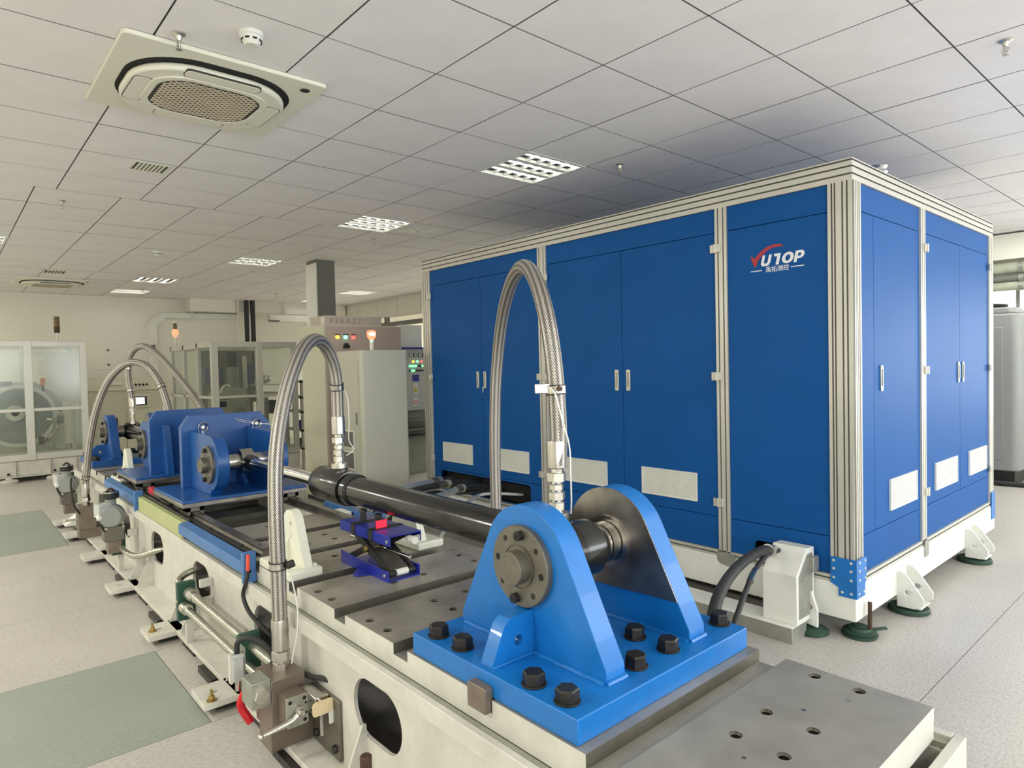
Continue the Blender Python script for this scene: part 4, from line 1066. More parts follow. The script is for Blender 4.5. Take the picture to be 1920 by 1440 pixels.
# ================================================================== BLUE PUMP ENCLOSURE
EX, EY, EL, EW = 3.7024, 1.4316, 4.125, 2.823
EX1, EY1 = EX + EW, EY + EL
en = thing('pump_enclosure', 'large blue panelled enclosure in a silver aluminium frame on a white base', 'enclosure', (EX + EW / 2, EY + EL / 2, 0))
def profile(axis, a0, a1, c0, c1, d0, d1, grooves_c=(), grooves_d=(), name='frame_profile'):
    """aluminium profile along axis between a0,a1; cross section c (first other axis) x d (second); grooves: positions on the -c or -d faces"""
    return
def post(x0, x1, y0, y1, z0, z1, gx=(), gy=(), name='frame_post'):
    """upright: gx = y positions of grooves on the -x face, gy = x positions of grooves on the -y face"""
    g = G(); pts = [(x0, y1), (x1, y1), (x1, y0)]
    w, d = .0045, .008
    for x in sorted(gy, reverse=True): pts += [(x + w, y0), (x + w, y0 + d), (x - w, y0 + d), (x - w, y0)]
    pts += [(x0, y0)]
    for y in sorted(gx): pts += [(x0, y - w), (x0 + d, y - w), (x0 + d, y + w), (x0, y + w)]
    g.prism(pts, 'z', z0, z1)
    return g.build(name, [M_ALU, M_ALUD], en, smooth=False, pick=lambda n, c: 1 if (abs(n.z) < .5 and ((x0 + .006 < c.x < x1 - .001 and gx and c.x < x0 + .01) or (gy and y0 + .006 < c.y < y0 + .01))) else 0)
ZR, ZB, ZT = .345, 2.500, 2.618
# corner posts (near corner is a cluster of profiles)
post(EX, EX + .085, EY, EY + .130, ZR + .10, ZB, gx=(EY + .028, EY + .052, EY + .092, EY + .108), gy=(EX + .022, EX + .045, EX + .066))
post(EX + .088, EX + .104, EY - .004, EY + .05, ZR + .10, ZB, name='frame_strip')
post(EX - .004, EX + .02, EY + .001, EY + .010, ZR + .10, 1.02, name='frame_strip')
post(EX, EX + .08, EY1 - .130, EY1, ZR, ZB, gx=(EY1 - .10, EY1 - .062, EY1 - .03))
post(EX1 - .115, EX1, EY, EY + .1, ZR, ZB, gy=(EX1 - .08, EX1 - .04))
post(EX1 - .1, EX1, EY1 - .1, EY1, ZR, ZB)
for ya, yb in ((2.176, 2.255), (3.779, 3.872)):
    post(EX, EX + .06, ya, yb, ZR - .01, ZB, gx=(ya + .022, yb - .022))
post(4.785, 4.872, EY, EY + .06, ZR - .01, ZB, gy=(4.81, 4.848))
# top beam: two tiers with grooves, all round
def mitre(g, ax):
    v2 = []
    for x, y, z in g.v:
        if ax == 'y' and y < EY + .01: y = EY + (x - EX)
        if ax == 'x' and x < EX + .01: x = EX + (y - EY)
        v2.append((x, y, z))
    g.v = v2; return g
def beam_x(y0, y1):   # on the -x side
    pts = [(EX + .08, ZB), (EX, ZB)]
    for zc in (ZB + .033, ZB + .072, ZB + .106): pts += [(EX, zc - .0045), (EX + .008, zc - .0045), (EX + .008, zc + .0045), (EX, zc + .0045)]
    pts += [(EX, ZT), (EX + .08, ZT)]
    mitre(G().prism(pts, 'y', y0, y1), 'y').build('top_beam', [M_ALU, M_ALUD], en, smooth=False, pick=lambda n, c: 1 if EX + .001 < c.x < EX + .0085 and abs(n.y) < .5 else 0)
def beam_y(x0, x1):   # on the -y side
    pts = [(EY + .08, ZB), (EY, ZB)]
    for zc in (ZB + .033, ZB + .072, ZB + .106): pts += [(EY, zc - .0045), (EY + .008, zc - .0045), (EY + .008, zc + .0045), (EY, zc + .0045)]
    pts += [(EY, ZT), (EY + .08, ZT)]
    mitre(G().prism(pts, 'x', x0, x1), 'x').build('top_beam', [M_ALU, M_ALUD], en, smooth=False, pick=lambda n, c: 1 if EY + .001 < c.y < EY + .0085 and abs(n.x) < .5 else 0)
beam_x(EY, EY1); beam_y(EX, EX1)
G().box(EX + .08, EX1, EY1 - .08, EY1, ZB, ZT).build('top_beam', M_ALU, en, smooth=False)
G().box(EX1 - .08, EX1, EY + .08, EY1 - .08, ZB, ZT).build('top_beam', M_ALU, en, smooth=False)
G().box(EX + .05, EX1 - .05, EY + .05, EY1 - .05, ZB + .04, ZB + .06).build('roof_sheet', M_PANEL, en, smooth=False)
# bottom rails
g = G().prism([(EX + .05, .305), (EX, .305), (EX, .320), (EX + .006, .320), (EX + .006, .328), (EX, .328), (EX, ZR), (EX + .05, ZR)], 'y', EY + .08, EY1)
g.build('bottom_rail', [M_ALU, M_ALUD], en, smooth=False, pick=lambda n, c: 1 if EX + .001 < c.x < EX + .0065 else 0)
g = G().prism([(EY + .05, .305), (EY, .305), (EY, .320), (EY + .006, .320), (EY + .006, .328), (EY, .328), (EY, ZR), (EY + .05, ZR)], 'x', EX + .08, EX1)
g.build('bottom_rail', [M_ALU, M_ALUD], en, smooth=False, pick=lambda n, c: 1 if EY + .001 < c.y < EY + .0065 else 0)
# white base frame
G().box(EX - .002, EX + .10, EY - .004, EY1, .110, .304).build('base_beam', M_WHITE, en, bevel=.004)
G().box(EX + .101, EX1 + .01, EY - .004, EY + .10, .110, .304).build('base_beam', M_WHITE, en, bevel=.004)
G().box(EX + .101, EX1, EY1 - .1, EY1, .110, .304).build('base_beam', M_WHITE, en)
G().box(EX1 - .09, EX1 + .01, EY + .101, EY1 - .101, .110, .304).build('base_beam', M_WHITE, en)
G().box(EX + .101, EX1 - .1, EY + .101, EY1 - .11, .26, .30).build('floor_pan', M_BLACKM, en, smooth=False)
# blue corner gussets with rivets
g = G().prism([(EY - .006, ZR + .105), (EY + .128, ZR + .105), (EY + .128, .305), (EY + .085, .285), (EY + .085, .238), (EY - .006, .238)], 'x', EX - .010, EX - .003)
g.build('corner_gusset', M_BLUE, en, bevel=.001)
g = G().prism([(EX - .010, ZR + .105), (EX + .125, ZR + .105), (EX + .125, .325), (EX + .105, .30), (EX + .105, .238), (EX - .010, .238)], 'y', EY - .012, EY - .005)
g.build('corner_gusset', M_BLUE, en, bevel=.001)
for z in (.43, .385, .335):
    for y in (EY + .018, EY + .110): G().sphere((EX - .010, y, z), .008, 10, (.6, 1, 1)).build('rivet', M_ALU, en)
    for x in (EX + .03, EX + .105): G().sphere((x, EY - .012, z), .008, 10, (1, .6, 1)).build('rivet', M_ALU, en)
for y in (EY + .018, EY + .065): G().sphere((EX - .010, y, .262), .008, 10, (.6, 1, 1)).build('rivet', M_ALU, en)
for x in (EX + .02, EX + .085): G().sphere((x, EY - .012, .262), .008, 10, (1, .6, 1)).build('rivet', M_ALU, en)
G().box(EX1 - .10, EX1 + .006, EY - .011, EY - .004, .20, .42).build('corner_gusset', M_BLUE, en, bevel=.001)
G().prism([(2.265, .338), (2.14, .338), (2.14, .27), (2.165, .252), (2.245, .262), (2.265, .285)], 'x', EX - .008, EX - .003).build('joint_plate', M_GALV, en, bevel=.001)
G().prism([(3.88, .338), (3.765, .338), (3.765, .27), (3.88, .27)], 'x', EX - .008, EX - .003).build('joint_plate', M_GALV, en, bevel=.001)
G().box(4.80, 4.875, EY - .010, EY - .004, .235, .338).build('joint_plate', M_GALV, en, bevel=.001)
# panels and doors on the two faces
PD = .012
def px(y0, y1, z0, z1, nm='panel', hole=None):
    e = .002
    if hole: return G().plate([(y0 + e, z0 + e), (y1 - e, z0 + e), (y1 - e, z1 - e), (y0 + e, z1 - e)], [hole], 'x', EX + PD, EX + PD + .02).build(nm, M_PANEL, en, smooth=False)
    return G().box(EX + PD, EX + PD + .02, y0 + e, y1 - e, z0 + e, z1 - e).build(nm, M_PANEL, en, bevel=.0012)
def py(x0, x1, z0, z1, nm='panel'):
    e = .002
    return G().box(x0 + e, x1 - e, EY + PD, EY + PD + .02, z0 + e, z1 - e).build(nm, M_PANEL, en, bevel=.0012)
S1, S2 = .555, 2.350
px(1.562, 2.176, S2, ZB); px(1.562, 2.176, S1, S2)
px(1.562, 2.176, ZR, S1, hole=rrect(1.74, 2.02, .362, .452, .03, 4))
px(2.255, 3.779, S2, ZB); px(2.255, 3.779, ZR, S1)
px(3.872, EY1 - .13, S2, ZB)
px(3.872, EY1 - .13, ZR, S1, hole=rrect(4.02, 5.33, .350, .535, .03, 4))
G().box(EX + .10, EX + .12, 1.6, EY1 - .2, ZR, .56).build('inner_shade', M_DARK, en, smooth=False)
def handle_x(door, y, z0=1.348, z1=1.5):
    G().prism(rrect(y - .017, y + .017, z0, z1, .006, 3), 'x', EX + .003, EX + PD).build('handle', M_ZINC, door, bevel=.0015)
    G().box(EX - .002, EX + .004, y - .006, y + .006, z0 + .03, z1 - .02).build('handle', M_GALV, door)
def handle_y(door, x, z0=1.35, z1=1.5):
    G().prism(rrect(x - .017, x + .017, z0, z1, .006, 3), 'y', EY + .003, EY + PD).build('handle', M_ZINC, door, bevel=.0015)
    G().box(x - .006, x + .006, EY - .002, EY + .004, z0 + .03, z1 - .02).build('handle', M_GALV, door)
def grille(door, along, a0, a1, z0=.632, z1=.818):
    n = 13; d0 = (EX if along == 'y' else EY)
    g = G()
    def B(p0, p1, q0, q1, t0, t1, g):
        if along == 'y': g.box(d0 + t0, d0 + t1, p0, p1, q0, q1)
        else: g.box(p0, p1, d0 + t0, d0 + t1, q0, q1)
    B(a0, a1, z0, z0 + .009, .0, PD, g); B(a0, a1, z1 - .009, z1, .0, PD, g)
    B(a0, a0 + .009, z0 + .009, z1 - .009, .0, PD, g); B(a1 - .009, a1, z0 + .009, z1 - .009, .0, PD, g)
    B(a0 + .009, a1 - .009, z0 + .009, z1 - .009, .009, PD, g)
    h = (z1 - z0 - .018) / n
    for k in range(n): B(a0 + .009, a1 - .009, z0 + .009 + h * k, z0 + .009 + h * (k + .62), .003, .009, g)
    return g.build('vent_grille', M_WHITE, door, smooth=False)
def hinge_x(door, y, z):
    for s in (-1, 1): G().box(EX - .012, EX + .001 if s * (1 if True else 1) > 0 else EX + .001, y + (0.002 if s > 0 else -.034), y + (.034 if s > 0 else -.002), z - .026, z + .026).build('hinge', M_ALU, door, bevel=.002)
    G().cyl((EX - .014, y, z - .026), (EX - .014, y, z + .026), .006, 10).build('hinge', M_ALU, door)
def hinge_y(door, x, z):
    for s in (-1, 1): G().box(x + (.002 if s > 0 else -.034), x + (.034 if s > 0 else -.002), EY - .012, EY + .001, z - .026, z + .026).build('hinge', M_ALU, door, bevel=.002)
    G().cyl((x, EY - .014, z - .026), (x, EY - .014, z + .026), .006, 10).build('hinge', M_ALU, door)
for (a, b, hy, hg, gy_) in ((2.255, 3.018, 2.963, 2.250, (2.412, 2.856)), (3.018, 3.779, 3.068, 3.79, (3.177, 3.622)), (3.872, 4.637, 4.59, 3.862, (4.030, 4.480)), (4.637, EY1 - .13, 4.692, 5.432, (4.800, 5.262))):
    d = px(a, b, S1, S2, 'door'); handle_x(d, hy); grille(d, 'y', *gy_)
    for z in (2.25, 1.45, .65): hinge_x(d, hg, z)
kk = G().obox((EX - .01, 4.60, 1.335), (.003, .010, .05), (1, 0, 0), (0, 1, 0)); kk.build('door_key', M_CHROME, en)
py(EX + .104, 4.785, S2, ZB); py(EX + .104, 4.785, ZR, S1); py(EX + .104, 4.02, S1, S2)
d = py(4.02, 4.785, S1, S2, 'door'); handle_y(d, 4.12); grille(d, 'x', 4.238, 4.700)
for z in (2.25, 1.455, .655): hinge_y(d, 4.868, z)
py(4.872, EX1 - .115, S2, ZB); py(4.872, EX1 - .115, ZR, S1)
d = py(4.872, 5.655, S1, S2, 'door'); handle_y(d, 5.605); grille(d, 'x', 5.07, 5.557)
d = py(5.655, EX1 - .115, S1, S2, 'door'); handle_y(d, 5.712); grille(d, 'x', 5.860, 6.335)
for z in (2.25, 1.44, .62): hinge_y(d, 6.425, z)
# back and far faces
G().box(EX + .08, EX1 - .1, EY1 - .03, EY1 - .012, ZR, ZB).build('panel', M_PANEL, en, smooth=False)
G().box(EX1 - .03, EX1 - .012, EY + .1, EY1 - .1, ZR, ZB).build('panel', M_PANEL, en, smooth=False)
# levelling feet: lugs welded on the base with round green pads
def foot_lug(x, label=None):
    for dx in (-.085, .085):
        g = G().plate([(EY - .004, .045), (EY - .10, .045), (EY - .145, .075), (EY - .145, .115), (EY - .06, .235), (EY - .03, .255), (EY - .004, .255)], [circ(EY - .062, .135, .018, 14)], 'x', x + dx - .006, x + dx + .006)
        g.build('foot_lug', M_WHITE, en, bevel=.002)
    G().box(x - .079, x + .079, EY - .13, EY - .004, .045, .055).build('foot_shelf', M_WHITE, en)
    G().lathe((x, EY - .04, 0), (0, 0, 1), [(0, .105), (.004, .112), (.022, .112), (.030, .105), (.034, .07), (.042, .04), (.045, .04)], 36).build('levelling_pad', M_GREENF, en)
foot_lug(4.40); foot_lug(5.80)
for y in (1.68, 4.6):
    G().plate([(EX - .004, .05), (EX - .10, .05), (EX - .105, .10), (EX - .07, .235), (EX - .03, .245), (EX - .004, .24)], [circ(EX - .052, .13, .018, 14)], 'y', y - .006, y + .006).build('foot_lug', M_WHITE, en, bevel=.002) if y > 2 else \
    G().plate([(y - .075, .05), (y - .005, .06), (y + .0, .23), (y - .02, .25), (y - .045, .245), (y - .075, .15)], [circ(y - .035, .16, .014, 12)], 'x', EX - .075, EX - .055).build('foot_lug', M_WHITE, en, bevel=.004)
    G().lathe((EX - .03, y - .02, 0), (0, 0, 1), [(0, .085), (.004, .09), (.022, .09), (.030, .08), (.05, .04)], 32).build('levelling_pad', M_GREENF, en)
G().lathe((3.815, 1.455, 0), (0, 0, 1), [(0, .088), (.006, .092), (.014, .092), (.018, .080), (.024, .085), (.032, .085), (.036, .06), (.050, .055), (.052, .03), (.06, .03)], 36).build('levelling_pad', M_GREENF, en)
G().cyl((3.815, 1.40, .05), (3.815, 1.40, .20), .011, 14).build('levelling_stud', M_RUST, en)
G().obox((3.86, 1.40, .036), (.16, .02, .012), (.8, -.5, 0), (.5, .8, 0)).build('levelling_wedge', M_GREENF, en)
for x in (6.4,):
    G().cyl((x, EY + .3, 0), (x, EY + .3, .11), .06, 20).build('levelling_pad', M_GREENF, en)
G().cyl((EX + .2, EY1 - .2, 0), (EX + .2, EY1 - .2, .11), .06, 20).build('levelling_pad', M_GREENF, en)
# ---- company logo on the fixed panel (red swoosh, white letters, rules and small characters)
LX = EX + PD - .0015
def face_text(body, y_left, z_base, size, shear=0.0, ext=.0012, off=0.0, mat_=M_LOGOW, sx=1.0, nm='logo_lettering'):
    cu = bpy.data.curves.new(nm, 'FONT'); cu.body = body; cu.size = size; cu.extrude = ext; cu.shear = shear; cu.offset = off; cu.resolution_u = 3
    ob = bpy.data.objects.new('t', cu); COL.objects.link(ob)
    dg = bpy.context.evaluated_depsgraph_get(); me = bpy.data.meshes.new_from_object(ob.evaluated_get(dg))
    M = Matrix(((0, 0, -1, LX), (-sx, 0, 0, y_left), (0, 1, 0, z_base), (0, 0, 0, 1)))
    me.transform(M); me.materials.clear(); me.materials.append(mat_)
    bpy.data.objects.remove(ob); bpy.data.curves.remove(cu)
    return link(nm, me, en)
def face_poly(pts, m, nm):   # pts in (right, up) from logo origin at y=2.02, z=2.08
    g = G().prism([(2.02 - p, 2.08 + q) for p, q in pts], 'x', LX - .0012, LX + .001); return g.build(nm, m, en, smooth=False)
def sk(pts, x0, sh=.22): return [(x0 + p + sh * q, q + .022) for p, q in pts]
hh = .064
U_L = [(0, hh), (.016, hh), (.016, .022), (.020, .015), (.036, .015), (.040, .022), (.040, hh), (.057, hh), (.057, .018), (.046, 0), (.010, 0), (0, .012)]
face_poly(sk(U_L, .062), M_LOGOW, 'logo_lettering')
T_L = [(0, hh), (.040, hh), (.040, 0), (.022, 0), (.022, hh - .015), (.004, hh - .015)]
face_poly(sk(T_L, .133), M_LOGOW, 'logo_lettering')
o_out = [(.034 + .034 * math.cos(a), hh / 2 + hh / 2 * math.sin(a)) for a in [i * 2 * PI / 28 for i in range(28)]]
o_in = [(.034 + .015 * math.cos(a), hh / 2 + (hh / 2 - .014) * math.sin(a)) for a in [i * 2 * PI / 28 for i in range(28)]]
cv = lambda L: [(2.02 - p, 2.08 + q) for p, q in L]
G().plate(cv(sk(o_out, .188)), [cv(sk(o_in, .188))], 'x', LX - .0012, LX + .001).build('logo_lettering', M_LOGOW, en, smooth=False)
p_out = [(0, 0), (.017, 0), (.017, .020), (.036, .020), (.050, .028), (.055, .042), (.050, .056), (.038, hh), (0, hh)]
p_in = [(.017, .033), (.032, .033), (.038, .042), (.032, .051), (.017, .051)]
G().plate(cv(sk(p_out, .262)), [cv(sk(p_in, .262))], 'x', LX - .0012, LX + .001).build('logo_lettering', M_LOGOW, en, smooth=False)
sw = [(.0, .085), (.016, .085), (.022, .070), (.034, .082), (.060, .108), (.100, .132), (.150, .142), (.190, .138), (.204, .122), (.176, .126), (.140, .124), (.105, .112), (.070, .086), (.045, .058), (.036, .030), (.024, .022), (.014, .046)]
face_poly(sw, M_LOGOR, 'logo_swoosh')
face_poly([(.0, -.004), (.070, -.004), (.070, .001), (.0, .001)], M_LOGOW, 'logo_rule')
face_poly([(.246, -.004), (.322, -.004), (.322, .001), (.246, .001)], M_LOGOW, 'logo_rule')
face_text('禹拓测控', 2.02 - .092, 2.08 - .014, .036, nm='logo_lettering')

# ribbed foil duct on the enclosure roof
t = thing('foil_duct', 'short silver ribbed duct stub on the roof of the blue enclosure', 'duct', (5.2, 2.25, ZT))
prof = [(0, .07)]
for k in range(9): prof += [(.010 + k * .040, .062), (.030 + k * .040, .076)]
G().lathe((5.13, 1.82, ZB + .061), (0, 0, 1), prof, 28).build('duct_wall', M_DUCT, t)

# trench cover and white box beside the enclosure
t = thing('cable_trough', 'low white topped cable trough on the floor along the enclosure base', 'cable trough', (3.52, 3.5, 0))
G().box(3.432, 3.605, 1.655, 5.7, 0, .085).build('trough_body', M_GALV, t, bevel=.002)
G().box(3.430, 3.612, 1.652, 5.7, .085, .090).build('trough_lid', M_WHITE, t, bevel=.001)
t = thing('junction_cover', 'white sloped sheet metal cover box standing on the trough at the enclosure corner', 'cover box', (3.58, 1.74, .09))
G().prism([(3.475, .0902), (3.690, .0902), (3.690, .488), (3.600, .492), (3.475, .362)], 'y', 1.648, 1.842).build('cover_shell', M_WHITE, t, bevel=.002)
G().prism([(3.50, .12), (3.66, .12), (3.66, .46), (3.60, .46), (3.50, .355)], 'y', 1.644, 1.648).build('side_sheet', M_GALV, t)
G().box(3.62, 3.69, 1.62, 1.648, .36, .44).build('pipe_sleeve', M_GALV, t, bevel=.003)
G().obox((3.565, 1.640, .37), (.12, .006, .012), (.68, 0, .73), (0, 1, 0)).build('lid_hook', M_ZINC, t)

# hoses from the enclosure to the bed
t = thing('rubber_hose', 'thick black rubber hose from the enclosure slot down to the near blue anchor plate', 'hose', (3.6, 1.8, .3), 'rubber hoses between enclosure and bed')
G().tube(cr_path([(3.80, 1.93, .40), (3.66, 1.86, .425), (3.50, 1.81, .47), (3.329, 1.763, .515), (3.135, 1.734, .525), (2.9, 1.675, .53), (2.68, 1.602, .532), (2.517, 1.545, .51), (2.412, 1.503, .47), (2.33, 1.47, .40), (2.27, 1.45, .28), (2.2, 1.45, .16)]), .026, 16).build('hose_body', M_RUBBER, t)
G().cyl((3.60, 1.835, .444), (3.43, 1.787, .492), .034, 18).build('hose_fitting', M_NICKEL, t)
t = thing('rubber_hose', 'thin dark hose with a bright coupling beside the thick rubber hose', 'hose', (3.6, 1.76, .3), 'rubber hoses between enclosure and bed')
G().tube(cr_path([(3.80, 1.85, .40), (3.60, 1.80, .455), (3.397, 1.769, .477), (3.222, 1.722, .48), (3.003, 1.648, .477), (2.843, 1.589, .464), (2.63, 1.509, .44), (2.52, 1.472, .40), (2.42, 1.44, .30), (2.36, 1.43, .16)]), .013, 12).build('hose_body', M_RUBBER, t)
G().tube([(3.10, 1.682, .478), (3.003, 1.648, .477), (2.93, 1.62, .472)], .017, 12).build('hose_coupling', M_NICKEL, t)
LAB5 = ['uppermost white braided hose entering the dark opening of the enclosure', 'black hose with grey sleeve just below the uppermost white one', 'lower white braided hose with a hex coupling at the dark opening', 'short black hose among the white ones at the dark opening', 'thin white hose nearest the camera at the dark opening']
PTS5 = [[(2.1, 4.1, .50), (2.40, 4.2, .60), (2.659, 4.288, .632), (2.861, 4.375, .622), (3.055, 4.471, .606), (3.254, 4.562, .591), (3.478, 4.70, .52), (3.80, 4.80, .47)],
        [(2.1, 4.0, .45), (2.4, 4.15, .57), (2.664, 4.282, .600), (2.892, 4.347, .594), (3.104, 4.428, .580), (3.322, 4.501, .56), (3.55, 4.55, .50), (3.80, 4.62, .45)],
        [(2.2, 3.9, .40), (2.5, 4.0, .50), (2.824, 4.139, .546), (3.018, 4.235, .545), (3.201, 4.34, .54), (3.389, 4.441, .52), (3.60, 4.48, .48), (3.80, 4.50, .44)],
        [(2.2, 4.0, .40), (2.5, 4.1, .52), (2.748, 4.206, .560), (2.923, 4.319, .555), (3.25, 4.42, .49), (3.80, 4.40, .42)],
        [(2.5, 3.7, .30), (2.8, 3.85, .48), (3.038, 3.951, .532), (3.224, 4.053, .530), (3.50, 4.17, .48), (3.80, 4.22, .42)]]
for k in range(5):
    t = thing('supply_hose', LAB5[k], 'hose', PTS5[k][0], 'hoses into the enclosure opening')
    p = cr_path(PTS5[k], 6)
    white = k in (0, 2, 4); r_ = (.026, .024, .027, .018, .014)[k]
    m = len(p); a = int(m * .52)
    G().tube(p[:a + 1], r_, 14, uvs=True).build('hose_body', M_BRAIDW if white else M_RUBBER, t)
    G().tube(p[a:], r_ * .8, 12).build('hose_tail', M_BLACKM if k != 4 else M_WHITE, t)
    if k < 3:
        G().tube(p[a:a + 4], r_ * 1.25, 14).build('ferrule', M_FLANGE, t)
        q0, q1 = p[a + 3], p[a + 4]
        G().hexn(q0, q0 + (q1 - q0).normalized() * .055, .062).build('hex_coupling', M_ZINC, t)

# ================================================================== BACKGROUND EQUIPMENT
def abox(par, x0, x1, y0, y1, z0, z1, nm, m, bevel=0): return G().box(x0, x1, y0, y1, z0, z1).build(nm, m, par, bevel=bevel, smooth=bool(bevel))
def beacon(x, y, z, label, lit, tall=.17):
    t = thing('signal_beacon', label, 'signal lamp', (x, y, z), 'signal lamps on top of the machines')
    G().cyl((x, y, z), (x, y, z + .16), .014, 12).build('stem', M_ALU, t)
    if lit:
        G().lathe((x, y, z + .16), (0, 0, 1), [(0, .022), (.05, .045), (.10, .045), (.12, .03)], 18).build('lit_lens', M_ERED, t)
        G().sphere((x, y, z + .22), .047, 14).build('lamp_core', M_ECORE if False else M_ERED, t)
        G().cyl((x, y, z + .28), (x, y, z + .38), .030, 16).build('dark_lens', M_OLIVE, t)
        G().cyl((x, y, z + .38), (x, y, z + .41), .032, 16).build('cap', M_WHITE, t)
    else:
        G().cyl((x, y, z + .16), (x, y, z + .26), .040, 16).build('amber_lens', M_RUST, t)
        G().cyl((x, y, z + .26), (x, y, z + .42), .040, 16).build('olive_lens', M_OLIVE, t)
# left glass test chamber
C1 = thing('test_chamber', 'glazed aluminium test chamber at the left edge with a big grey wheel inside', 'test chamber', (.6, 12.7, 0))
x0, x1, y0, y1, zb, zt = -1.0, 1.76, 12.0, 13.4, .31, 2.07
for x, w in ((x0, .07), (x1 - .088, .09), (.975, .10), (-.05, .07)):
    abox(C1, x, x + w, y0 - (.02 if w == .10 else .002), y0 + .062, zb - .002, zt + .002, 'frame_post', M_ALU, .003)
for x in (x0, x1 - .07, .6): abox(C1, x, x + .05, y1 - .05, y1, zb, zt, 'frame_post', M_ALU)
abox(C1, x1 - .06, x1, 12.7, 12.75, zb, zt, 'frame_post', M_ALU)
for z0_, z1_ in ((zt - .08, zt), (zb, zb + .09)):
    abox(C1, x0, x1, y0, y0 + .06, z0_, z1_, 'frame_rail', M_ALU, .003); abox(C1, x0, x1, y1 - .05, y1, z0_, z1_, 'frame_rail', M_ALU)
    abox(C1, x1 - .06, x1, y0 + .06, y1 - .05, z0_, z1_, 'frame_rail', M_ALU)
abox(C1, x0, x1, y0 + .005, y0 + .045, 1.03, 1.075, 'frame_rail', M_ALU, .002)
abox(C1, x1 - .05, x1 - .01, y0 + .06, y1 - .05, 1.03, 1.07, 'frame_rail', M_ALU)
for a, b in ((x0 + .07, -.05), (.02, .975), (1.075, x1 - .09)):
    abox(C1, a, b, y0 + .02, y0 + .025, zb + .09, 1.03, 'pane', M_GLASS); abox(C1, a, b, y0 + .02, y0 + .025, 1.075, zt - .08, 'pane', M_GLASS)
abox(C1, x1 - .03, x1 - .025, y0 + .06, y1 - .05, zb + .09, zt - .08, 'pane', M_GLASS)
abox(C1, x0, x1, y0 + .02, y1, .09, .30, 'base_cabinet', M_CREAM, .004)
for x in (-.5, -.1, .35, .8, 1.22, 1.55): abox(C1, x, x + .03, y0 - .02, y0 + .02, .09, .30, 'base_rib', M_CREAM)
abox(C1, x0, x1, y0 - .05, y0 + .02, .075, .09, 'base_ledge', M_CREAM)
for x in (.74, 1.30, .1): G().lathe((x, y0 - .04, 0), (0, 0, 1), [(0, .11), (.03, .12), (.05, .10), (.06, .04), (.075, .04)], 22).build('levelling_pad', M_CREAM, C1)
for x in (.74, 1.30): abox(C1, x - .015, x + .015, y0 - .022, y0 - .015, .11, .145, 'base_slot', M_DARK)
# wheel machine inside
wc = (.93, 12.55, .95)
wh = G().lathe(wc, (0, -1, 0), [(0, .46), (.10, .46), (.11, .43)], 48).build('flywheel', M_WHEEL, C1)
G().ring((wc[0], wc[1] - .11, wc[2]), (wc[0], wc[1] - .14, wc[2]), .42, .475, 48).build('wheel_rim', M_ALU, wh)
G().ring((wc[0] - .05, wc[1] - .11, wc[2] + .05), (wc[0] - .05, wc[1] - .17, wc[2] + .05), .05, .12, 28).build('hub_ring', M_ALU, wh)
G().cyl((wc[0] - .05, wc[1] - .10, wc[2] + .05), (wc[0] - .05, wc[1] - .15, wc[2] + .05), .06, 20).build('hub_bore', M_DARK, wh)
abox(C1, .45, 1.35, 12.45, 12.9, .40, .55, 'machine_bed', M_GALV, .01)
G().prism([(.55, 1.37), (.80, 1.46), (1.16, 1.46), (1.38, 1.30), (1.50, 1.12), (1.50, .95), (1.30, 1.05), (1.0, 1.2)], 'y', 12.62, 12.70).build('machine_cowl', M_GALV, C1)
abox(C1, 1.32, 1.52, 12.55, 12.95, .38, .95, 'side_housing', M_CREAM, .02)
abox(C1, 1.36, 1.50, 12.5, 12.56, .80, .92, 'side_housing', M_WHEEL, .01)
G().plate(rrect(1.02, 1.74, 1.12, 1.95, .03), [rrect(1.08, 1.36, 1.20, 1.88, .07)], 'y', 13.2, 13.22).build('back_frame', M_ALU, C1, smooth=False)
abox(C1, 1.22, 1.28, 12.5, 12.55, 1.40, 1.52, 'sensor_flag', M_ORANGE); abox(C1, 1.24, 1.26, 12.5, 12.54, 1.25, 1.40, 'sensor_rod', M_BLACKM)
abox(C1, .72, .86, 12.5, 12.6, 1.40, 1.48, 'junction_box', M_COLM)
G().tube(cr_path([(1.25, 12.4, .55), (1.30, 12.3, .62), (1.38, 12.3, .75), (1.34, 12.35, .86), (1.28, 12.4, .88)]), .03, 10).build('steel_pipe', M_NICKEL, C1)
abox(C1, 1.15, 1.22, 12.3, 12.36, .50, .62, 'copper_part', M_RUST)
beacon(1.47, 12.6, zt, 'unlit amber and olive signal lamp on top of the left glass chamber', False)
# cream console with a lit screen
t = thing('control_console', 'cream control console with a small lit screen, between the two glass chambers', 'control console', (2.5, 13.9, 0))
abox(t, 1.90, 3.09, 13.45, 14.3, .03, 1.26, 'console_body', M_CAB, .008)
G().prism([(13.40, 1.262), (14.3, 1.262), (14.3, 1.50), (13.62, 1.50)], 'x', 1.88, 3.11).build('sloped_panel', M_CAB, t, bevel=.004)
abox(t, 2.62, 2.95, 13.41, 13.45, .93, 1.20, 'screen_bezel', M_CAB, .012)
abox(t, 2.68, 2.88, 13.40, 13.41, .98, 1.14, 'screen_frame', M_BLACKM); abox(t, 2.70, 2.84, 13.394, 13.40, 1.00, 1.12, 'lit_screen', M_SCREEN)
for x in (2.66, 2.72, 2.78, 2.84, 2.90): G().cyl((x, 13.46, 1.36), (x, 13.43, 1.35), .018, 12).build('button', M_BLACKM, t)
abox(t, 2.28, 2.50, 13.46, 13.50, 1.36, 1.40, 'name_strip', M_WHITE)
abox(t, 2.39, 2.41, 13.44, 13.452, .60, .78, 'door_handle', M_BLACKM); abox(t, 2.548, 2.552, 13.446, 13.4505, .06, .9, 'door_seam', M_COLM)
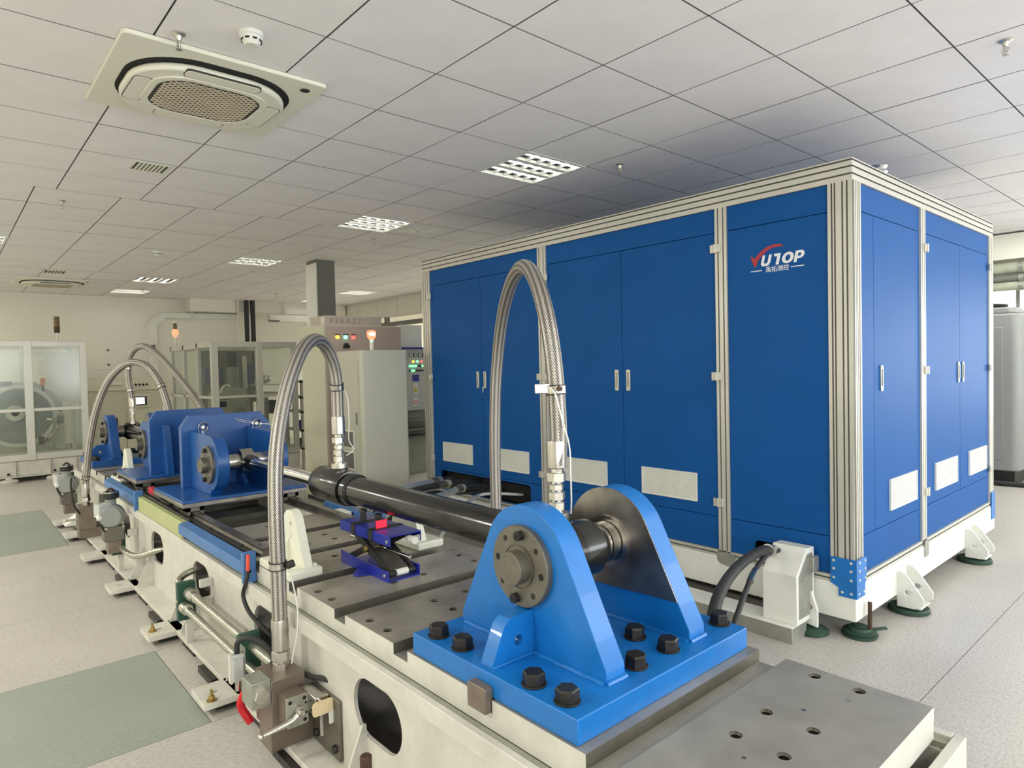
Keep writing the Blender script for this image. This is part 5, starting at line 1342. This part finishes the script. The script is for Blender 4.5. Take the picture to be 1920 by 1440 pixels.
# second glass chamber
C2 = thing('test_chamber', 'glazed aluminium test chamber behind the blue carriages, blue machine parts inside', 'test chamber', (3.5, 10.5, 0))
x0, x1, y0, y1, zb, zt = 2.852, 4.07, 9.5, 11.6, .32, 1.972
for x, w in ((x0 - .002, .09), (3.465, .085), (x1 - .068, .07)): abox(C2, x, x + w, y0 - (.02 if w == .085 else .002), y0 + .062, zb - .002, zt + .002, 'frame_post', M_ALU, .003)
for y in (10.15, 10.85, y1 - .06): abox(C2, x0, x0 + .05, y, y + .05, zb, zt, 'frame_post', M_ALU)
abox(C2, x1 - .05, x1, y1 - .06, y1, zb, zt, 'frame_post', M_ALU)
for z0_, z1_ in ((zt - .075, zt), (1.175, 1.215), (zb, zb + .08)):
    abox(C2, x0, x1, y0, y0 + .05, z0_, z1_, 'frame_rail', M_ALU, .003); abox(C2, x0, x0 + .05, y0 + .05, y1, z0_, z1_, 'frame_rail', M_ALU)
    abox(C2, x1 - .05, x1, y0 + .05, y1, z0_, z1_, 'frame_rail', M_ALU); abox(C2, x0 + .05, x1 - .05, y1 - .05, y1, z0_, z1_, 'frame_rail', M_ALU)
for a, b in ((x0 + .09, 3.465), (3.55, x1 - .07)):
    abox(C2, a, b, y0 + .02, y0 + .025, zb + .08, 1.175, 'pane', M_GLASS); abox(C2, a, b, y0 + .02, y0 + .025, 1.215, zt - .075, 'pane', M_GLASS)
for a, b in ((9.59, 10.15), (10.2, 10.85), (10.9, 11.54)): abox(C2, x0 + .02, x0 + .025, a, b, zb + .08, zt - .075, 'pane', M_GLASS)
abox(C2, x0, x1, y0, y1, .10, .31, 'base_cabinet', M_CREAM, .004)
for x in (x0 + .1, x1 - .1): G().cyl((x, y0 + .1, 0), (x, y0 + .1, .10), .05, 16).build('levelling_pad', M_BLACKM, C2)
M_DB = mat('dark_blue_cover', srgb(62, 70, 112), .45); M_GB = mat('dim_grey_panel', srgb(96, 98, 88), .6)
abox(C2, x0 + .3, x1 - .06, 11.2, 11.25, .40, 1.90, 'rear_panel', M_GB)
abox(C2, 3.08, 3.36, 10.6, 10.9, 1.36, 1.62, 'blue_cover', M_DB, .01); abox(C2, 3.70, 3.84, 10.4, 10.7, 1.36, 1.66, 'blue_cover', M_DB, .01)
G().cyl((3.36, 10.2, 1.25), (3.36, 10.2, 1.62), .085, 24).build('spindle_motor', M_COLM, C2)
abox(C2, 3.34, 3.46, 10.3, 10.4, 1.55, 1.85, 'spindle_head', M_BLACKM); abox(C2, 3.44, 3.47, 9.9, 10.0, 1.30, 1.78, 'guide_column', M_ALU)
G().prism([(3.0, 1.20), (3.0, 1.24), (3.1, 1.29), (3.22, 1.315), (3.34, 1.315), (3.44, 1.29), (3.44, 1.20)], 'y', 9.85, 10.2).build('machine_hood', M_GALV, C2)
abox(C2, 3.02, 3.46, 9.8, 10.3, .45, 1.15, 'gear_housing', M_GALV, .02); G().cyl((3.30, 9.80, .95), (3.30, 9.74, .95), .09, 20).build('shaft_cap', M_COLM, C2)
G().tube(cr_path([(3.05, 9.8, 1.25), (3.07, 9.75, 1.33), (3.14, 9.75, 1.36), (3.17, 9.75, 1.33)]), .015, 8).build('air_hose', M_WHITE, C2)
abox(C2, 3.60, 3.98, 9.9, 10.2, 1.33, 1.345, 'shelf', M_ALU); G().sphere((3.80, 10.0, 1.43), .06, 14).build('chrome_cap', M_CHROME, C2)
G().prism([(3.64, 1.35), (3.80, 1.35), (3.72, 1.60), (3.68, 1.60)], 'y', 10.0, 10.1).build('cone_fixture', M_CARD, C2)
G().cyl((3.72, 9.9, .50), (3.72, 9.9, 1.15), .05, 14).build('support_tube', M_COLM, C2); abox(C2, 3.80, 3.92, 9.9, 10.1, .9, 1.1, 'dark_box', M_BLACKM)
abox(C2, 2.945, 3.03, 9.485, 9.50, 1.06, 1.14, 'rotary_switch', M_BLACKM)
beacon(2.93, 11.56, 1.974, 'lit red signal lamp on a stem left of the second glass chamber', True)
# small rack right of the second chamber
t = thing('parts_rack', 'low grey rack with dark blue bins right of the second glass chamber', 'rack', (4.2, 9.6, 0))
for x in (4.12, 4.62): abox(t, x, x + .05, 9.5, 9.55, 0, 1.4, 'rack_post', M_ALU); abox(t, x, x + .05, 10.1, 10.15, 0, 1.4, 'rack_post', M_ALU)
for z in (.35, .62, .9, 1.12, 1.36): abox(t, 4.12, 4.67, 9.5, 10.15, z, z + .03, 'rack_shelf', M_CABG)
abox(t, 4.20, 4.42, 9.55, 9.8, .65, .78, 'blue_bin', M_JACK); abox(t, 4.20, 4.45, 9.55, 9.8, .38, .50, 'black_bin', M_BLACKM); abox(t, 4.25, 4.40, 9.55, 9.8, 1.15, 1.22, 'black_bin', M_BLACKM)
# tall cream cabinet with lit buttons
t = thing('tall_cabinet', 'tall cream cabinet with yellow, green and red lit buttons behind the hose', 'cabinet', (3.83, 7.3, 0))
abox(t, 3.326, 4.345, 7.005, 7.62, .05, 2.062, 'cabinet_body', M_CAB, .004); abox(t, 3.345, 4.33, 6.992, 7.004, .08, 2.05, 'cabinet_door', M_CABP, .003)
abox(t, 3.34, 4.33, 7.02, 7.6, 0, .05, 'plinth', M_BLACKM)
for x, m in ((3.480, M_EYEL), (3.582, M_EGRN), (3.682, M_EREDB)):
    G().cyl((x, 6.992, 1.920), (x, 6.965, 1.920), .022, 16, ch=.004).build('lit_button', m, t); abox(t, x - .022, x + .022, 6.955, 6.992, 1.943, 1.953, 'button_hood', M_BLACKM)
abox(t, 3.55, 3.62, 6.95, 6.992, 1.79, 1.83, 'key_switch', M_BLACKM, .004); abox(t, 3.565, 3.60, 6.95, 6.992, 1.83, 1.85, 'key_switch', M_BLACKM)
t = thing('carton', 'long flat carton with faint printed characters lying on top of the tall cream cabinet', 'box', (3.75, 7.2, 2.064))
abox(t, 3.37, 4.10, 7.05, 7.45, 2.064, 2.17, 'carton_body', M_CARD, .004)
abox(t, 3.368, 3.3695, 7.08, 7.16, 2.08, 2.155, 'white_label', M_WHITE)
M_PRT = mat('faint_print', srgb(150, 128, 118), .8)
cu = bpy.data.curves.new('c', 'FONT'); cu.body = 'RERAZ7'; cu.size = .085; cu.space_character = 1.5
ob = bpy.data.objects.new('t', cu); COL.objects.link(ob); me = bpy.data.meshes.new_from_object(ob.evaluated_get(bpy.context.evaluated_depsgraph_get()))
me.transform(Matrix(((1, 0, 0, 3.42), (0, 0, -1, 7.0485), (0, 1, 0, 2.085), (0, 0, 0, 1)))); me.materials.append(M_PRT); bpy.data.objects.remove(ob); link('printed_lettering', me, t)
# grey cabinet in front with red lamp
t = thing('grey_cabinet', 'grey-cream cabinet with a rounded corner left of the blue enclosure', 'cabinet', (3.2, 5.8, 0))
G().prism([(2.966, 5.52)] + [(2.966, 5.98), (3.44, 5.98), (3.462, 5.96), (3.462, 5.50), (3.44, 5.482), (3.05, 5.482), (2.985, 5.492)], 'z', .06, 1.722).build('cabinet_body', M_CABG, t, bevel=.004)
abox(t, 2.99, 3.44, 5.51, 5.96, 0, .06, 'plinth', M_BLACKM)
abox(t, 2.957, 2.966, 5.56, 5.95, .10, 1.63, 'side_door', M_CABG, .002)
abox(t, 2.950, 2.957, 5.575, 5.595, 1.02, 1.14, 'door_handle', M_COLM)
for z in (.60, .80): abox(t, 2.951, 2.958, 5.66, 5.86, z, z + .15, 'vent_panel', M_COLM, .001); abox(t, 2.952, 2.960, 5.645, 5.875, z - .01, z + .16, 'vent_frame', M_WHITE)
t = thing('signal_lamp', 'glowing red round signal lamp on the grey cabinet', 'signal lamp', (3.21, 5.72, 1.722))
G().cyl((3.21, 5.72, 1.722), (3.21, 5.72, 1.75), .018, 16).build('lamp_foot', M_WHITE, t); G().cyl((3.21, 5.72, 1.75), (3.21, 5.72, 1.81), .020, 16).build('lamp_stem', M_WHITE, t)
G().cyl((3.21, 5.72, 1.81), (3.21, 5.72, 1.828), .017, 16).build('green_ring', M_EGR2, t)
G().lathe((3.21, 5.72, 1.828), (0, 0, 1), [(0, .018), (.03, .040), (.075, .044), (.092, .034), (.096, .001)], 22).build('lit_dome', M_ERED, t)
G().sphere((3.207, 5.708, 1.886), .036, 14, (1, 1, .85)).build('lamp_core', M_ECORE, t)
# panel with rows of lights
t = thing('switch_panel', 'grey switch cabinet with rows of green lamps and warning stickers at the enclosure edge', 'switch cabinet', (5.0, 8.2, 0))
abox(t, 4.75, 5.50, 8.0, 8.5, .935, 1.83, 'cabinet_body', M_LEDC, .004); abox(t, 4.78, 5.49, 7.96, 8.0, 1.815, 1.84, 'top_hood', M_BSTK)
for k in range(4): abox(t, 5.085 + k * .075, 5.12 + k * .075, 7.99, 8.0, 1.70, 1.755, 'meter', M_BLACKM); abox(t, 5.092 + k * .075, 5.113 + k * .075, 7.987, 7.99, 1.708, 1.748, 'meter_face', M_WHITE)
for x, m in ((5.145, M_EYEL), (5.215, M_EGR2), (5.285, M_EREDB)): G().cyl((x, 8.0, 1.635), (x, 7.98, 1.635), .017, 12).build('lit_button', m, t)
for k in range(7): G().cyl((5.085 + k * .036, 8.0, 1.57), (5.085 + k * .036, 7.982, 1.57), .014, 10).build('lit_button', M_EGR2 if k in (0, 1, 2, 3, 6) else M_BLACKM, t)
for k in range(7): G().cyl((5.085 + k * .036, 8.0, 1.505), (5.085 + k * .036, 7.985, 1.505), .013, 10).build('button', M_EGR2 if k in (1, 2) else M_BLACKM, t)
abox(t, 5.13, 5.24, 7.994, 8.0, 1.35, 1.445, 'name_plate', M_BSTK)
abox(t, 5.135, 5.215, 7.996, 8.0, 1.125, 1.32, 'warning_sticker', M_WHITE); G().prism([(5.145, 1.19), (5.205, 1.19), (5.175, 1.285)], 'y', 7.992, 7.996).build('yellow_triangle', M_YSTK, t)
abox(t, 5.145, 5.205, 7.993, 7.996, 1.15, 1.16, 'sticker_text', M_BLACKM)
abox(t, 5.135, 5.215, 7.996, 8.0, .965, 1.11, 'warning_sticker', M_WHITE); G().ring((5.175, 7.996, 1.045), (5.175, 7.992, 1.045), .026, .034, 20).build('prohibition_ring', M_REDT, t); abox(t, 5.145, 5.205, 7.993, 7.996, .975, .985, 'sticker_text', M_BLACKM)
abox(t, 4.80, 5.45, 8.1, 8.4, 0, .935, 'cabinet_stand', M_GUTTER); 
for z in (.55, .66, .79): abox(t, 4.80, 5.50, 7.7 + z * .2, 8.1, z, z + .03, 'step_rail', M_COLM)
t = thing('white_board', 'plain white sheet leaning above the switch cabinet', 'board', (5.2, 8.1, 1.84))
abox(t, 4.98, 5.34, 8.05, 8.07, 1.842, 2.16, 'board_sheet', M_WHITE)
# wall trunking, black ducts, door outline
t = thing('cable_trunking', 'white cable trunking on the back wall rising, bending and running right', 'cable trunking', (3.3, 14.5, 2.1))
G().prism([(3.19, 1.2), (3.34, 1.2), (3.34, 2.52), (3.52, 2.66), (5.0, 2.66), (5.0, 2.77), (3.44, 2.77), (3.19, 2.58)], 'y', 14.48, 14.598).build('trunking_body', M_WHITE, t, bevel=.004)
G().prism([(3.23, 2.12), (3.26, 2.12), (3.26, 2.55), (3.46, 2.71), (3.44, 2.73), (3.23, 2.57)], 'y', 14.47, 14.48).build('trunking_ridge', M_WHITE, t)
abox(t, 3.98, 4.02, 14.46, 14.48, 2.60, 2.82, 'trunking_bracket', M_ALU); abox(t, 3.22, 3.30, 14.46, 14.48, 2.0, 2.12, 'isolator', M_COLM)
t = thing('wall_light', 'white strip light or trunking on the back wall left of the column', 'trunking', (5.9, 14.1, 2.6))
abox(t, 5.45, 6.9, 14.05, 14.19, 2.62, 2.76, 'trunking_body', M_WHITE, .004); abox(t, 5.42, 5.62, 13.95, 14.05, 2.60, 2.64, 'end_bracket', M_COLM); abox(t, 5.8, 5.84, 14.1, 14.14, 2.76, H, 'hanger', M_WHITE)
for x in (4.93, 5.06):
    t = thing('black_duct', 'black vertical cable duct on the back wall, %s of the pair' % ('left' if x < 5 else 'right'), 'cable duct', (x, 14.1, 1.0), 'black vertical cable ducts')
    abox(t, x, x + .075, 14.05, 14.13, .9, H - .001, 'duct_body', M_BLACKM, .003)
t = thing('wall_pipe', 'thin pale conduit beside the black ducts', 'conduit', (4.82, 14.15, 0)); G().cyl((4.82, 14.15, .5), (4.82, 14.15, H - .001), .018, 10).build('conduit_tube', M_WALL, t)
t = thing('wall_hatch', 'faint flush hatch on the back wall above the console', 'hatch', (2.6, 14.59, 1.6)); abox(t, 2.18, 2.85, 14.585, 14.598, 1.65, 2.15, 'hatch_door', M_WALL, .003)
for z in (2.02, 1.74): G().cyl((2.5, 14.585, z), (2.5, 14.575, z), .025, 14).build('hatch_lock', M_COLM, t)
# pipes by the bulkhead
t = thing('overhead_pipe', 'dark overhead pipe under the boxed bulkhead, left of the blue enclosure', 'pipe', (7.3, 12, 2.4))
G().cyl((7.25, 9.9, 2.47), (7.25, 14.1, 2.47), .05, 16).build('pipe_run', M_COLM, t)
for y in (10.4, 12.2, 13.8): abox(t, 7.20, 7.30, y, y + .06, 2.42, 2.63, 'pipe_hanger', M_COLM)
# right side: pipes and grey machine
for i, (z, r_, lab) in enumerate(((2.62, .07, 'upper lagged pipe near the ceiling right of the blue enclosure'), (2.49, .045, 'thin middle pipe right of the blue enclosure'), (2.36 + .03, .055, 'lowest lagged pipe above the right window strip'))):
    t = thing('lagged_pipe', lab, 'pipe', (10.1, 3, z), 'pipes along the right wall')
    G().cyl((10.10, -3.9, z), (10.10, 9.5, z), r_, 18).build('pipe_run', M_PIPEG if i != 1 else M_COLM, t)
    for y in (.9, 1.9, 2.6): G().ring((10.10, y, z), (10.10, y + .05, z), r_, r_ + .008, 18).build('pipe_band', M_GALV, t)
t = thing('grey_machine', 'grey machine cabinet with rounded corners at the right edge behind the enclosure', 'machine', (9.8, 2.4, 0))
pts = []
G().prism([(9.40, 3.4), (9.40, 1.90)] + circ(9.49, 1.90, .09, 6, PI, 1.5 * PI, True) + [(10.0, 1.81), (10.0, 3.4)], 'z', .17, 2.02).build('machine_body', M_MACH, t, bevel=.02, seg=3)
G().prism([(9.46, 3.4), (9.46, 1.92), (9.52, 1.87), (9.95, 1.87), (9.95, 3.4)], 'z', 2.02, 2.10).build('machine_top', M_MACH, t, bevel=.02, seg=3)
abox(t, 9.392, 9.401, 1.97, 3.2, .30, 1.86, 'side_door', M_MACH, .004); abox(t, 9.387, 9.392, 2.10, 3.0, .48, .49, 'door_slot', M_COLM); abox(t, 9.387, 9.392, 2.10, 3.0, .43, .44, 'door_slot', M_COLM)
abox(t, 9.46, 9.95, 1.87, 3.35, 0, .17, 'machine_base', M_BLACKM); 
G().tube(cr_path([(9.42, 1.6, .03), (9.35, 2.0, .03), (9.38, 2.5, .03), (9.36, 3.2, .03)]), .03, 10).build('floor_hose', M_BLACKM, t)
G().tube(cr_path([(9.5, 1.95, 2.11), (9.6, 2.2, 2.14), (9.55, 2.5, 2.12)]), .025, 8).build('top_cable', M_BLACKM, t)
